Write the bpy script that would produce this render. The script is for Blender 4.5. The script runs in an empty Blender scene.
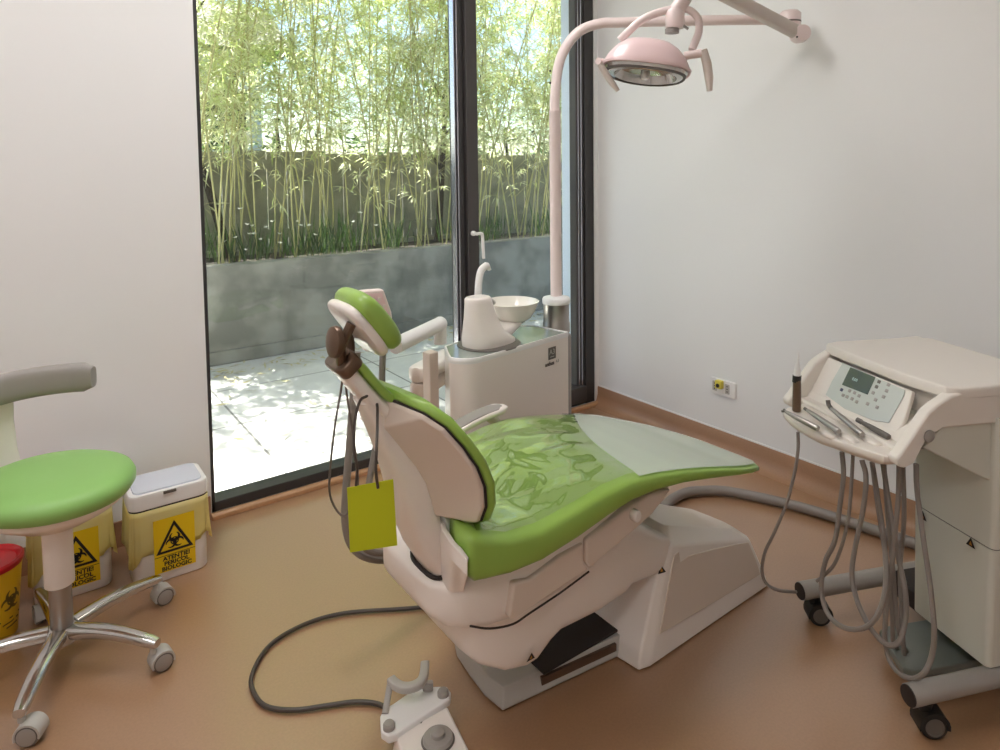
import bpy, bmesh, math, random
from mathutils import Vector, Matrix
random.seed(7)
SC = bpy.context.scene
COL = SC.collection
PI = math.pi
cos, sin = math.cos, math.sin

# ------------------------------------------------------------------ camera
H = 1.3
FPX, CX, CY = 675.99, 530.0, 208.3
PITCH, ROLL, YAW = 0.0586, -0.0097, 0.9198
WIN_Y, RIGHT_X = 2.69, 2.514          # window wall plane, right wall plane
F = Vector((cos(YAW)*cos(PITCH), sin(YAW)*cos(PITCH), -sin(PITCH)))
R0 = Vector((sin(YAW), -cos(YAW), 0)); U0 = R0.cross(F)
RR = cos(ROLL)*R0 + sin(ROLL)*U0; UU = -sin(ROLL)*R0 + cos(ROLL)*U0
EYE = Vector((0, 0, H))
cam = bpy.data.cameras.new('camera'); cam.sensor_width = 36; cam.lens = FPX*36/1000
cam.shift_x = (500-CX)/1000; cam.shift_y = (CY-375)/1000; cam.clip_start = 0.05
co = bpy.data.objects.new('camera', cam); COL.objects.link(co)
m3 = Matrix((RR, UU, -F)).transposed()
co.matrix_world = Matrix.Translation(EYE) @ m3.to_4x4()
SC.camera = co

# measured sight lines: where a feature at image point (x, y) meets a known plane of the room
def ray(x, y): return F + RR*((x-CX)/FPX) - UU*((y-CY)/FPX)
def on(x, y, n, d):
    r = ray(x, y); n = Vector(n); return EYE + r*((d - EYE.dot(n))/r.dot(n))
def onY(x, y, Y): return on(x, y, (0, 1, 0), Y)
def onX(x, y, X): return on(x, y, (1, 0, 0), X)
def onZ(x, y, Z): return on(x, y, (0, 0, 1), Z)

# ------------------------------------------------------------------ materials
def s2l(c): return tuple((v/12.92 if v <= .04045 else ((v+.055)/1.055)**2.4) for v in c)
def rgb(r, g, b): return s2l((r/255, g/255, b/255)) + (1,)
def mat(name, col, rough=.5, metal=0, noise=0, nscale=20, bump=0, bscale=200, spec=.5, coat=0, trans=0, sub=0, col2=None, detail=4, coatr=.08):
    m = bpy.data.materials.new(name); m.use_nodes = True
    nt = m.node_tree; b = nt.nodes['Principled BSDF']
    b.inputs['Base Color'].default_value = col; b.inputs['Roughness'].default_value = rough
    b.inputs['Metallic'].default_value = metal; b.inputs['Specular IOR Level'].default_value = spec
    b.inputs['Coat Weight'].default_value = coat; b.inputs['Coat Roughness'].default_value = coatr
    tc = nt.nodes.new('ShaderNodeTexCoord')
    if noise or col2:
        n = nt.nodes.new('ShaderNodeTexNoise'); n.inputs['Scale'].default_value = nscale; n.inputs['Detail'].default_value = detail
        nt.links.new(tc.outputs['Object'], n.inputs['Vector'])
        r = nt.nodes.new('ShaderNodeValToRGB')
        r.color_ramp.elements[0].position = .3; r.color_ramp.elements[1].position = .7
        c2 = col2 or tuple(v*(1-noise) for v in col[:3]) + (1,)
        r.color_ramp.elements[0].color = c2; r.color_ramp.elements[1].color = col
        nt.links.new(n.outputs['Fac'], r.inputs['Fac']); nt.links.new(r.outputs['Color'], b.inputs['Base Color'])
    if bump:
        n2 = nt.nodes.new('ShaderNodeTexNoise'); n2.inputs['Scale'].default_value = bscale; n2.inputs['Detail'].default_value = 3
        nt.links.new(tc.outputs['Object'], n2.inputs['Vector'])
        bp = nt.nodes.new('ShaderNodeBump'); bp.inputs['Strength'].default_value = bump; bp.inputs['Distance'].default_value = .01
        nt.links.new(n2.outputs['Fac'], bp.inputs['Height']); nt.links.new(bp.outputs['Normal'], b.inputs['Normal'])
    return m
def emit(name, col, st):
    m = bpy.data.materials.new(name); m.use_nodes = True; nt = m.node_tree
    nt.nodes.remove(nt.nodes['Principled BSDF']); e = nt.nodes.new('ShaderNodeEmission')
    e.inputs[0].default_value = col; e.inputs[1].default_value = st
    nt.links.new(e.outputs[0], nt.nodes['Material Output'].inputs[0]); return m
def clear(name, tint, rough, refl, haze=0, hazecol=(1, 1, 1, 1), bump=0, bscale=8):
    """a thin clear sheet: lets light through, mirrors by its angle, optional milky part"""
    m = bpy.data.materials.new(name); m.use_nodes = True; nt = m.node_tree
    nt.nodes.remove(nt.nodes['Principled BSDF'])
    t = nt.nodes.new('ShaderNodeBsdfTransparent'); t.inputs[0].default_value = tint
    g = nt.nodes.new('ShaderNodeBsdfGlossy'); g.inputs['Roughness'].default_value = rough
    lf = nt.nodes.new("ShaderNodeLayerWeight"); lf.inputs[0].default_value = .5
    pw = nt.nodes.new("ShaderNodeMath"); pw.operation = "POWER"; pw.inputs[1].default_value = 4.5; nt.links.new(lf.outputs["Facing"], pw.inputs[0])
    lw = nt.nodes.new("ShaderNodeMath"); lw.operation = "MULTIPLY_ADD"; lw.inputs[1].default_value = 1-refl; lw.inputs[2].default_value = refl; nt.links.new(pw.outputs[0], lw.inputs[0])
    mx = nt.nodes.new('ShaderNodeMixShader')
    nt.links.new(lw.outputs[0], mx.inputs[0]); nt.links.new(t.outputs[0], mx.inputs[1]); nt.links.new(g.outputs[0], mx.inputs[2])
    out = mx
    if haze:
        d = nt.nodes.new('ShaderNodeBsdfDiffuse'); d.inputs[0].default_value = hazecol
        m2 = nt.nodes.new('ShaderNodeMixShader'); m2.inputs[0].default_value = haze
        nt.links.new(t.outputs[0], m2.inputs[1]); nt.links.new(d.outputs[0], m2.inputs[2]); nt.links.new(m2.outputs[0], mx.inputs[1])
    if bump:
        tc = nt.nodes.new('ShaderNodeTexCoord'); n2 = nt.nodes.new('ShaderNodeTexNoise')
        n2.inputs['Scale'].default_value = bscale; n2.inputs['Detail'].default_value = 2; n2.inputs['Distortion'].default_value = 1.2
        nt.links.new(tc.outputs['Object'], n2.inputs['Vector'])
        bp = nt.nodes.new('ShaderNodeBump'); bp.inputs['Strength'].default_value = bump; bp.inputs['Distance'].default_value = .03
        nt.links.new(n2.outputs['Fac'], bp.inputs['Height']); nt.links.new(bp.outputs['Normal'], g.inputs['Normal']); nt.links.new(bp.outputs["Normal"], lf.inputs["Normal"])
    nt.links.new(out.outputs[0], nt.nodes['Material Output'].inputs[0]); return m

M = {}
M['wall'] = mat('wall_paint', rgb(241, 240, 239), .55, bump=.03, bscale=300)
M['wallr'] = M['wall']
M['ceil'] = mat('ceiling_paint', rgb(240, 238, 235), .8)
M['floor'] = mat('floor_vinyl', rgb(172, 131, 97), .4, noise=.12, nscale=160, spec=.5, coat=1, coatr=.3, bump=.03, bscale=90)
M['floor'].node_tree.nodes['Principled BSDF'].inputs['Coat IOR'].default_value = 1.8
M['cove'] = mat('cove_vinyl', rgb(172, 132, 102), .4, noise=.10, nscale=160)
M['sill'] = mat('sill_vinyl', rgb(196, 152, 112), .4, noise=.12, nscale=60)
M['plastic'] = mat('cream_plastic', rgb(243, 234, 227), .3, coat=.25)
M['shell'] = mat('shell_plastic', rgb(222, 206, 193), .4)
M['cartw'] = mat('cart_plastic', rgb(234, 226, 217), .38)
M['cartg'] = mat('cart_cabinet', rgb(214, 214, 203), .42)
M['pinkh'] = mat('lamp_head_plastic', rgb(238, 210, 210), .32, coat=.2)
M['pink'] = mat('lamp_plastic', rgb(242, 224, 221), .32, coat=.2)
M['white'] = mat('white_plastic', rgb(242, 240, 238), .3, coat=.2)
M['grey'] = mat('grey_plastic', rgb(160, 154, 148), .4)
M['greyd'] = mat('dark_grey_plastic', rgb(104, 98, 92), .45)
M['greyl'] = mat('light_grey_plastic', rgb(190, 186, 180), .4)
M['black'] = mat('black_rubber', rgb(30, 28, 27), .5)
M['gap'] = mat('shadow_gap_rubber', rgb(44, 36, 32), .7)
M['brown'] = mat('brown_metal', rgb(110, 88, 72), .3, metal=.5)
M['green'] = mat('green_upholstery', rgb(148, 184, 82), .34, bump=.03, bscale=400, coat=.15)
M['greens'] = mat('green_stool_vinyl', rgb(150, 200, 112), .42, bump=.03, bscale=500)
M['chrome'] = mat('polished_aluminium', rgb(205, 203, 200), .16, metal=1)
M['steel'] = mat('brushed_steel', rgb(170, 165, 160), .3, metal=1)
M['frame'] = mat('dark_frame', rgb(54, 52, 52), .4)
M['frame2'] = mat('bronze_frame', rgb(70, 66, 65), .42)
M['gasket'] = mat('black_gasket', rgb(16, 15, 15), .5)
M['bead'] = mat('silver_bead', rgb(190, 190, 200), .2, metal=.9)
M['hose'] = mat('grey_hose', rgb(138, 130, 124), .42)
M['hosed'] = mat('dark_hose', rgb(74, 64, 58), .5)
M['lime'] = mat('lime_card', rgb(198, 206, 28), .6)
M['yellow'] = mat('yellow_plastic', rgb(232, 184, 30), .4)
M['red'] = mat('red_plastic', rgb(190, 20, 28), .35)
M['label'] = mat('yellow_label', rgb(238, 200, 20), .45)
M['ink'] = mat('black_ink', rgb(28, 22, 18), .6)
M['screen'] = mat('screen_glass', rgb(48, 56, 46), .12)
M['panelg'] = mat('panel_film', rgb(196, 200, 194), .3)
M['pearl'] = mat('tray_top', rgb(146, 156, 146), .1, coat=.6)
M['bowl'] = mat('glass_bowl', rgb(244, 240, 230), .12, coat=.6)
M['concrete'] = mat('concrete', rgb(146, 146, 137), .85, noise=.42, nscale=3.4, bump=.3, bscale=40, detail=12)
for e_, p_ in zip(M['concrete'].node_tree.nodes['Color Ramp'].color_ramp.elements, (.42, .58)): e_.position = p_
M['fence'] = mat('fence_wood', rgb(150, 150, 136), .8, noise=.45, nscale=5, bump=.2, bscale=30)
M['soil'] = mat('soil', rgb(48, 42, 34), .95, noise=.4, nscale=30)
M['litter'] = mat('dry_leaf', rgb(196, 188, 150), .8)
M['house'] = mat('house_render', rgb(196, 206, 220), .8)
M['reveal'] = mat('sky_tinted_paint', rgb(208, 222, 240), .7)  # white paint with the sky's blue light put into its colour
M['bark'] = mat('dark_bark', rgb(58, 50, 42), .9, noise=.4, nscale=20)
M['diff'] = emit('fill_light_diffuser', (1, .982, .972, 1), 14.8)  # glow of the ceiling lamps added out of view

# floor of the terrace: pale paving with thin joints
def paving():
    m = mat('terrace_paving', rgb(214, 214, 212), .75, noise=.1, nscale=12, bump=.1, bscale=60)
    nt = m.node_tree; b = nt.nodes['Principled BSDF']
    src = b.inputs['Base Color'].links[0].from_socket
    tc = nt.nodes.new('ShaderNodeTexCoord'); br = nt.nodes.new('ShaderNodeTexBrick')
    br.offset = 0; br.inputs['Scale'].default_value = 1; br.inputs['Brick Width'].default_value = 1.0; br.inputs['Row Height'].default_value = .62
    br.inputs['Mortar Size'].default_value = .006; br.inputs['Color1'].default_value = (1, 1, 1, 1); br.inputs['Color2'].default_value = (1, 1, 1, 1)
    br.inputs['Mortar'].default_value = (.35, .35, .35, 1)
    mp = nt.nodes.new('ShaderNodeMapping'); mp.inputs['Location'].default_value = (.12, .08, 0)
    nt.links.new(tc.outputs['Object'], mp.inputs[0]); nt.links.new(mp.outputs[0], br.inputs['Vector'])
    mx = nt.nodes.new('ShaderNodeMixRGB'); mx.blend_type = 'MULTIPLY'; mx.inputs[0].default_value = 1
    nt.links.new(src, mx.inputs[1]); nt.links.new(br.outputs['Color'], mx.inputs[2]); nt.links.new(mx.outputs[0], b.inputs['Base Color'])
    return m
M['paving'] = paving()
def leafmat(name, c1, c2, tr=.45):
    m = bpy.data.materials.new(name); m.use_nodes = True; nt = m.node_tree
    b = nt.nodes['Principled BSDF']; b.inputs['Roughness'].default_value = .45
    oi = nt.nodes.new('ShaderNodeTexNoise'); oi.inputs['Scale'].default_value = 6
    tc = nt.nodes.new('ShaderNodeTexCoord'); nt.links.new(tc.outputs['Object'], oi.inputs['Vector'])
    r = nt.nodes.new('ShaderNodeValToRGB'); r.color_ramp.elements[0].position = .35; r.color_ramp.elements[1].position = .65
    r.color_ramp.elements[0].color = c1; r.color_ramp.elements[1].color = c2
    nt.links.new(oi.outputs['Fac'], r.inputs['Fac']); nt.links.new(r.outputs[0], b.inputs['Base Color'])
    t = nt.nodes.new('ShaderNodeBsdfTranslucent'); nt.links.new(r.outputs[0], t.inputs[0])
    mx = nt.nodes.new('ShaderNodeMixShader'); mx.inputs[0].default_value = tr
    nt.links.new(b.outputs[0], mx.inputs[1]); nt.links.new(t.outputs[0], mx.inputs[2])
    nt.links.new(mx.outputs[0], nt.nodes['Material Output'].inputs[0]); return m
M['leaf'] = leafmat('bamboo_leaf', rgb(190, 206, 124), rgb(250, 250, 222), .55)
M['culm'] = mat('bamboo_culm', rgb(196, 192, 136), .5, noise=.3, nscale=8)
M['shrub'] = leafmat('shrub_leaf', rgb(40, 70, 36), rgb(96, 130, 60), .3)
M['petal'] = mat('white_petal', rgb(246, 246, 240), .6)
M['glass'] = clear('window_glass', (.95, .97, .96, 1), 0, .045)
M['bag'] = leafmat('yellow_bag_film', rgb(248, 232, 140), rgb(252, 242, 180), .4)
M['wrap'] = clear('clear_wrap', (.985, .995, .97, 1), .05, .2, bump=.35, bscale=5)
M['milky'] = clear('milky_cover', (.9, .93, .9, 1), .25, .04, haze=.6, hazecol=rgb(226, 234, 220))

# ------------------------------------------------------------------ mesh helpers
def BM(): return bmesh.new()
def catmull(pts, n=8):
    pts = [Vector(p) for p in pts]
    if len(pts) < 3: return pts
    q = [pts[0]*2-pts[1]] + pts + [pts[-1]*2-pts[-2]]; out = []
    for i in range(1, len(q)-2):
        p0, p1, p2, p3 = q[i-1:i+3]
        for k in range(n):
            t = k/n
            out.append(.5*((2*p1)+(p2-p0)*t+(2*p0-5*p1+4*p2-p3)*t*t+(3*p1-p0-3*p2+p3)*t**3))
    out.append(pts[-1]); return out
def loft(bm, rings, cap=True, close=True):
    vs = [[bm.verts.new(p) for p in r] for r in rings]; n = len(rings[0])
    for i in range(len(vs)-1):
        for j in range(n if close else n-1):
            k = (j+1) % n
            bm.faces.new((vs[i][j], vs[i][k], vs[i+1][k], vs[i+1][j]))
    if cap and close:
        bm.faces.new(list(reversed(vs[0]))); bm.faces.new(vs[-1])
    return vs
def ell(c, ax, ay, hx, hy, e=2.0, n=24):
    c, ax, ay = Vector(c), Vector(ax), Vector(ay); out = []
    for i in range(n):
        t = 2*PI*i/n; x, y = cos(t), sin(t)
        out.append(c + ax*(hx*math.copysign(abs(x)**(2/e), x)) + ay*(hy*math.copysign(abs(y)**(2/e), y)))
    return out
def tube(bm, pts, r, n=10, smooth=8, flat=None):
    P = catmull(pts, smooth) if smooth and len(pts) > 2 else [Vector(p) for p in pts]
    rad = r if callable(r) else (lambda t: r); rings = []; prev = None
    for i, p in enumerate(P):
        d = (P[min(i+1, len(P)-1)] - P[max(i-1, 0)]).normalized()
        if prev is None:
            up = Vector((0, 0, 1)) if abs(d.z) < .9 else Vector((1, 0, 0)); a = d.cross(up).normalized()
        else:
            a = (prev - d*prev.dot(d)).normalized()
        prev = a; b = d.cross(a); rr = rad(i/max(1, len(P)-1))
        rings.append(ell(p, a, b, rr*(flat or 1), rr, 2, n))
    loft(bm, rings)
def prism(bm, poly, ext):
    a = [bm.verts.new(p) for p in poly]; ext = Vector(ext); b = [bm.verts.new(Vector(p)+ext) for p in poly]
    bm.faces.new(list(reversed(a))); bm.faces.new(b); n = len(a)
    for i in range(n): bm.faces.new((a[i], a[(i+1) % n], b[(i+1) % n], b[i]))
def box(bm, lo, hi, fr=None):
    fr = fr or (lambda x, y, z: Vector((x, y, z)))
    c = [fr(x, y, lo[2]) for x, y in ((lo[0], lo[1]), (hi[0], lo[1]), (hi[0], hi[1]), (lo[0], hi[1]))]
    d = [fr(x, y, hi[2]) for x, y in ((lo[0], lo[1]), (hi[0], lo[1]), (hi[0], hi[1]), (lo[0], hi[1]))]
    a = [bm.verts.new(p) for p in c]; b = [bm.verts.new(p) for p in d]
    bm.faces.new(list(reversed(a))); bm.faces.new(b)
    for i in range(4): bm.faces.new((a[i], a[(i+1) % 4], b[(i+1) % 4], b[i]))
def lathe(bm, prof, c, axis=(0, 0, 1), n=32, sx=1, sy=1):
    """prof: (radius, height along axis) from bottom to top"""
    az = Vector(axis).normalized(); up = Vector((0, 0, 1)) if abs(az.z) < .9 else Vector((1, 0, 0))
    ax = up.cross(az).normalized(); ay = az.cross(ax); c = Vector(c)
    loft(bm, [ell(c+az*h, ax, ay, max(r, 1e-4)*sx, max(r, 1e-4)*sy, 2, n) for r, h in prof])
def rrect(hx, hy, r, n=5):
    out = []
    for cx, cy, a0 in ((hx-r, hy-r, 0), (-hx+r, hy-r, 90), (-hx+r, -hy+r, 180), (hx-r, -hy+r, 270)):
        for i in range(n+1):
            t = math.radians(a0+90*i/n); out.append((cx+r*cos(t), cy+r*sin(t)))
    return out
def ribbon(bm, pts, w, fr, closed=False, z=0, zt=.0006):
    """flat stroke of width w along 2-D pts, placed by fr(u, v, height)"""
    n = len(pts); L = []; 
    for i in range(n):
        p = Vector(pts[i]); a = Vector(pts[(i-1) % n] if (closed or i > 0) else pts[i]); b = Vector(pts[(i+1) % n] if (closed or i < n-1) else pts[i])
        d1 = (p-a); d2 = (b-p)
        d1 = d1.normalized() if d1.length > 1e-9 else d2.normalized(); d2 = d2.normalized() if d2.length > 1e-9 else d1
        nn = Vector((-(d1+d2).y, (d1+d2).x)); nn = nn.normalized() if nn.length > 1e-9 else Vector((-d1.y, d1.x))
        k = 1/max(.4, nn.dot(Vector((-d1.y, d1.x)))); ww = (w[i] if isinstance(w, (list, tuple)) else w)/2*k
        L.append((p+nn*ww, p-nn*ww))
    va = [bm.verts.new(fr(q[0].x, q[0].y, z)) for q in L]; vb = [bm.verts.new(fr(q[1].x, q[1].y, z)) for q in L]
    for i in range(n if closed else n-1):
        j = (i+1) % n
        bm.faces.new((va[i], vb[i], vb[j], va[j]))
def disc2(bm, poly, fr, z=0): bm.faces.new([bm.verts.new(fr(x, y, z)) for x, y in poly])
def text_mesh(bm, body, size, fr, cx, cy, z=0, bold=0):
    cu = bpy.data.curves.new('lettering', 'FONT'); cu.body = body; cu.size = size; cu.align_x = 'CENTER'; cu.align_y = 'CENTER'; cu.offset = bold
    cu.resolution_u = 2
    o = bpy.data.objects.new('lettering_source', cu); COL.objects.link(o)
    dg = bpy.context.evaluated_depsgraph_get(); dg.update()
    me = bpy.data.meshes.new_from_object(o.evaluated_get(dg))
    bpy.data.objects.remove(o); bpy.data.curves.remove(cu)
    vs = [bm.verts.new(fr(v.co.x+cx, v.co.y+cy, z)) for v in me.vertices]
    for p in me.polygons:
        try: bm.faces.new([vs[i] for i in p.vertices])
        except ValueError: pass
    bpy.data.meshes.remove(me)

WPOS = {}
def link(name, bm, m, parent=None, loc=None, bev=0, seg=3, smooth=35, sub=0, bevang=35, solid=0):
    bmesh.ops.recalc_face_normals(bm, faces=bm.faces[:])
    if parent is not None: loc = WPOS[parent.name]
    loc = Vector(loc) if loc is not None else Vector((0, 0, 0))
    for v in bm.verts: v.co -= loc
    me = bpy.data.meshes.new(name); bm.to_mesh(me); bm.free()
    me.materials.append(M[m] if isinstance(m, str) else m)
    if smooth:
        for p in me.polygons: p.use_smooth = True
        if not sub: me.set_sharp_from_angle(angle=math.radians(smooth))
    o = bpy.data.objects.new(name, me); COL.objects.link(o)
    if parent is not None: o.parent = parent
    else: o.location = loc
    WPOS[o.name] = loc
    if solid:
        md = o.modifiers.new('thickness', 'SOLIDIFY'); md.thickness = solid; md.offset = 0
    if bev:
        md = o.modifiers.new('bevel', 'BEVEL'); md.width = bev; md.segments = seg; md.limit_method = 'ANGLE'; md.angle_limit = math.radians(bevang)
        md.harden_normals = False
        me.set_sharp_from_angle(angle=math.radians(180))
        wn = o.modifiers.new('normals', 'WEIGHTED_NORMAL'); wn.keep_sharp = True
    if sub:
        md = o.modifiers.new('subsurf', 'SUBSURF'); md.levels = sub; md.render_levels = sub
    return o
def tag(o, label, cat, group=None, kind=None):
    o['label'] = label; o['category'] = cat
    if group: o['group'] = group
    if kind: o['kind'] = kind
    return o
def thing(name, loc, label, cat, group=None):
    o = bpy.data.objects.new(name, None); o.empty_display_size = .05; COL.objects.link(o); o.location = loc
    WPOS[o.name] = Vector(loc); return tag(o, label, cat, group)
def struct(name, bm, m, label, cat, **k):
    o = link(name, bm, m, **k); o['kind'] = 'structure'; o['label'] = label; o['category'] = cat; return o
def frame_of(o, ex, ey):
    o, ex, ey = Vector(o), Vector(ex).normalized(), Vector(ey).normalized(); n = ex.cross(ey).normalized()
    return lambda u, v, h=0: o + ex*u + ey*v + n*h
def warn_tri(parent, fr, s=.022):
    bm = BM(); disc2(bm, [(-s/2, -s*.43), (s/2, -s*.43), (0, s*.43)], fr, .0008)
    o = link('warning_sticker', bm, 'ink', parent, smooth=0)
    o['label'] = 'small triangular warning sticker'
    bm = BM(); disc2(bm, [(-s*.16, -s*.28), (s*.16, -s*.28), (0, s*.12)], fr, .0013)
    link('warning_symbol', bm, mat_sym, o, smooth=0)
mat_sym = mat('sticker_symbol', rgb(190, 130, 40), .5)

# ------------------------------------------------------------------ room shell
CEIL = 2.75; LX, BY = -1.7, -1.7; TOP = 2.62; WX0, WX1 = .5365, 2.486; WT = .12
bm = BM(); box(bm, (LX, BY, -.1), (RIGHT_X, WIN_Y, 0)); struct('floor', bm, 'floor', 'tan brown speckled vinyl floor of the treatment room', 'floor')
bm = BM(); box(bm, (LX, BY, CEIL), (RIGHT_X, WIN_Y, CEIL+.1)); struct('ceiling', bm, 'ceil', 'plain white ceiling above the treatment room', 'ceiling')
bm = BM()
box(bm, (LX-.1, WIN_Y, -.1), (WX0, WIN_Y+WT, CEIL)); box(bm, (WX1, WIN_Y, -.1), (RIGHT_X+.1, WIN_Y+WT, CEIL)); box(bm, (WX0, WIN_Y, TOP), (WX1, WIN_Y+WT, CEIL))
struct('wall_window', bm, 'wall', 'plain white wall around the tall glazing', 'wall')
bm = BM(); box(bm, (RIGHT_X, BY, -.1), (RIGHT_X+.1, WIN_Y, CEIL)); struct('wall_right', bm, 'wallr', 'plain pale wall to the right of the window', 'wall')
bm = BM(); box(bm, (LX-.1, BY, -.1), (LX, WIN_Y, CEIL)); struct('wall_left', bm, 'wall', 'plain white wall far left of the room', 'wall')
bm = BM(); box(bm, (LX-.1, BY-.1, -.1), (RIGHT_X+.1, BY, CEIL)); struct('wall_behind', bm, 'wall', 'plain white wall behind the viewer', 'wall')
# coved vinyl skirting on the right wall, wrapping the corner
HB = .1011
prof = [(0, HB), (.006, HB), (.008, HB-.004), (.010, .055), (.016, .032), (.028, .014), (.046, .004), (.066, 0.0005), (0, 0)]
bm = BM(); rings = []
rings.append([(RIGHT_X-d, BY, z) for d, z in prof]); rings.append([(RIGHT_X-d, WIN_Y-.03, z) for d, z in prof]); rings.append([(RIGHT_X-d, WIN_Y-.0, z) for d, z in prof])
loft(bm, rings); struct('baseboard_right', bm, 'cove', 'coved brown vinyl skirting along the right wall', 'skirting', smooth=60)
bm = BM(); box(bm, (RIGHT_X-.004, BY, HB), (RIGHT_X, WIN_Y, HB+.006)); struct('trim_1', bm, 'white', 'thin white bead on top of the brown skirting', 'trim')
bm = BM(); prism(bm, [(WX0-.005, WIN_Y-.022, 0), (WX0-.005, WIN_Y-.022, .016), (WX0-.005, WIN_Y-.012, .024), (WX0-.005, WIN_Y, .024), (WX0-.005, WIN_Y, 0)], (WX1-WX0+.034, 0, 0))
struct('trim_2', bm, 'sill', 'tan vinyl strip on the floor under the glazing', 'trim', bev=.003)
bm = BM(); prism(bm, [(LX, WIN_Y-.008, 0), (LX, WIN_Y-.008, .09), (LX, WIN_Y, .09), (LX, WIN_Y, 0)], (WX0-LX-.005, 0, 0))
struct('baseboard_window', bm, 'cove', 'brown vinyl skirting behind the waste bins', 'skirting')

# ------------------------------------------------------------------ glazing: fixed pane and balcony door
FB, FT = .022, TOP            # frame bottom/top
MX0, MX1, DX0 = 1.625, 1.668, 1.672
Y0 = WIN_Y + .015
def bar(bm, x0, x1, z0, z1, y0, y1): box(bm, (x0, y0, z0), (x1, y1, z1))
win = thing('window_1', (WX0, Y0, FB), 'tall fixed glazed panel left of the dark mullion', 'window'); win['kind'] = 'structure'
bm = BM()
bar(bm, WX0-.01, WX0+.013, FB, FT, Y0-.014, Y0+.06); bar(bm, WX0, MX1, FB, .06, Y0-.014, Y0+.07); bar(bm, WX0, MX1, FT-.05, FT, Y0, Y0+.07)
bar(bm, MX0+.016, MX1, FB, FT, Y0-.014, Y0+.07)
link('window_frame', bm, 'frame', win, bev=.003)
bm = BM(); bar(bm, MX0, MX0+.005, .06, FT, Y0-.004, Y0+.03); bar(bm, MX0+.009, MX0+.0155, .06, FT, Y0-.012, Y0+.02); link('glazing_bead', bm, 'bead', win)
bm = BM(); bar(bm, MX0+.005, MX0+.009, .06, FT, Y0-.006, Y0+.02); link('gasket', bm, 'gasket', win)
bm = BM(); bar(bm, WX0+.01, MX0+.003, .05, FT-.04, Y0+.032, Y0+.038); link('pane', bm, 'glass', win, smooth=0)

door = thing('door_1', (DX0, Y0, FB), 'glazed balcony door with dark frame right of the mullion', 'door'); door['kind'] = 'structure'
DX1 = 2.484
bm = BM()
bar(bm, DX0+.002, DX0+.064, FB+.02, FT-.02, Y0-.03, Y0+.05)             # lock stile
bar(bm, DX1-.118, DX1-.064, FB+.02, FT-.02, Y0-.005, Y0+.05)
bar(bm, DX0, DX1-.07, FB+.02, .125, Y0-.03, Y0+.05); bar(bm, DX0, DX1-.07, FT-.1, FT-.02, Y0-.03, Y0+.05)
link('sash_frame', bm, 'frame2', door, bev=.004)
bm = BM(); bar(bm, DX1-.064, DX1, FB, FT, Y0-.014, Y0+.07); bar(bm, DX0, DX1, FB, .042, Y0-.01, Y0+.07); bar(bm, DX0, DX1, FT-.02, FT, Y0, Y0+.07)
link('outer_frame', bm, 'frame', door, bev=.003)
bm = BM(); bar(bm, DX1-.108, DX1-.102, .125, FT-.1, Y0-.008, Y0+.02); bar(bm, DX1-.09, DX1-.082, .125, FT-.1, Y0-.010, Y0+.02); link('glazing_bead', bm, 'bead', door)
bm = BM(); bar(bm, DX0+.05, DX1-.11, .115, FT-.09, Y0+.02, Y0+.026); link('pane', bm, 'glass', door, smooth=0)
hx, hz = DX0+.027, 1.0
bm = BM(); lathe(bm, [(.012, 0), (.012, .01), (.008, .012), (.008, .038)], (hx, Y0-.03, hz), (0, -1, 0), 20)
tube(bm, [(hx-.006, Y0-.066, hz+.0), (hx+.02, Y0-.07, hz), (hx+.028, Y0-.07, hz-.012), (hx+.03, Y0-.07, hz-.06), (hx+.033, Y0-.07, hz-.118)], .0075, 10, 6)
o = link('door_handle', bm, 'white', door); o['label'] = 'white lever handle'

def leaf(bm, p, d, L, W, droop):
    d = d.normalized(); side = d.cross(Vector((0, 0, 1)))
    side = side.normalized() if side.length > 1e-3 else Vector((1, 0, 0))
    side = (side + Vector((0, 0, random.uniform(-.8, .8)))).normalized()
    mid = p + d*L*.45 + Vector((0, 0, -droop*.2*L)); tip = p + d*L + Vector((0, 0, -droop*L))
    a = bm.verts.new(p); b = bm.verts.new(mid+side*W/2); c = bm.verts.new(tip); e = bm.verts.new(mid-side*W/2)
    bm.faces.new((a, b, c, e))
# ------------------------------------------------------------------ outside
bm = BM(); box(bm, (-3.5, WIN_Y+.01, -.12), (9, 4.9, -.003)); o = struct('ground', bm, 'paving', 'pale paved terrace outside the glazing', 'terrace')
bm = BM(); box(bm, (WX1, WIN_Y+WT+.001, -.1), (WX1+.5, WIN_Y+.27, 2.7)); struct('wall_reveal', bm, 'reveal', 'white outside wall end beside the balcony door, sky tint in its colour', 'wall')
bm = BM(); box(bm, (-3.5, WIN_Y+WT, 2.75), (6, 4.24, 2.95)); struct('roof', bm, 'ceil', 'unseen canopy slab added over the terrace to block the sun', 'canopy')  # out-of-view slab, added to keep the sun off the indoor floor
pl = thing('planter', (2.5, 4.86, 0), 'long weathered concrete planter wall holding the bamboo', 'planter')
bm = BM(); box(bm, (-4, 4.862, -.02), (9.5, 5.0, .665)); box(bm, (-4, 5.85, -.02), (9.5, 5.95, .65))
link('wall', bm, 'concrete', pl, bev=.01)
bm = BM(); box(bm, (-4, 4.835, .0), (9.5, 4.862, .09)); link('plinth', bm, 'concrete', pl, bev=.004)
bm = BM(); box(bm, (-4, 5.0, 0), (9.5, 5.85, .61)); so = link('soil', bm, 'soil', pl)
fn = thing('fence', (2.5, 6.0, .6), 'weathered grey timber board fence behind the bamboo', 'fence')
bm = BM()
x = -4.0
while x < 10:
    wd = random.uniform(.14, .2); box(bm, (x, 6.0, .5), (x+wd-.008, 6.022, 1.46+random.uniform(-.02, .02))); x += wd
link('board_panel', bm, 'fence', fn)
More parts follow.
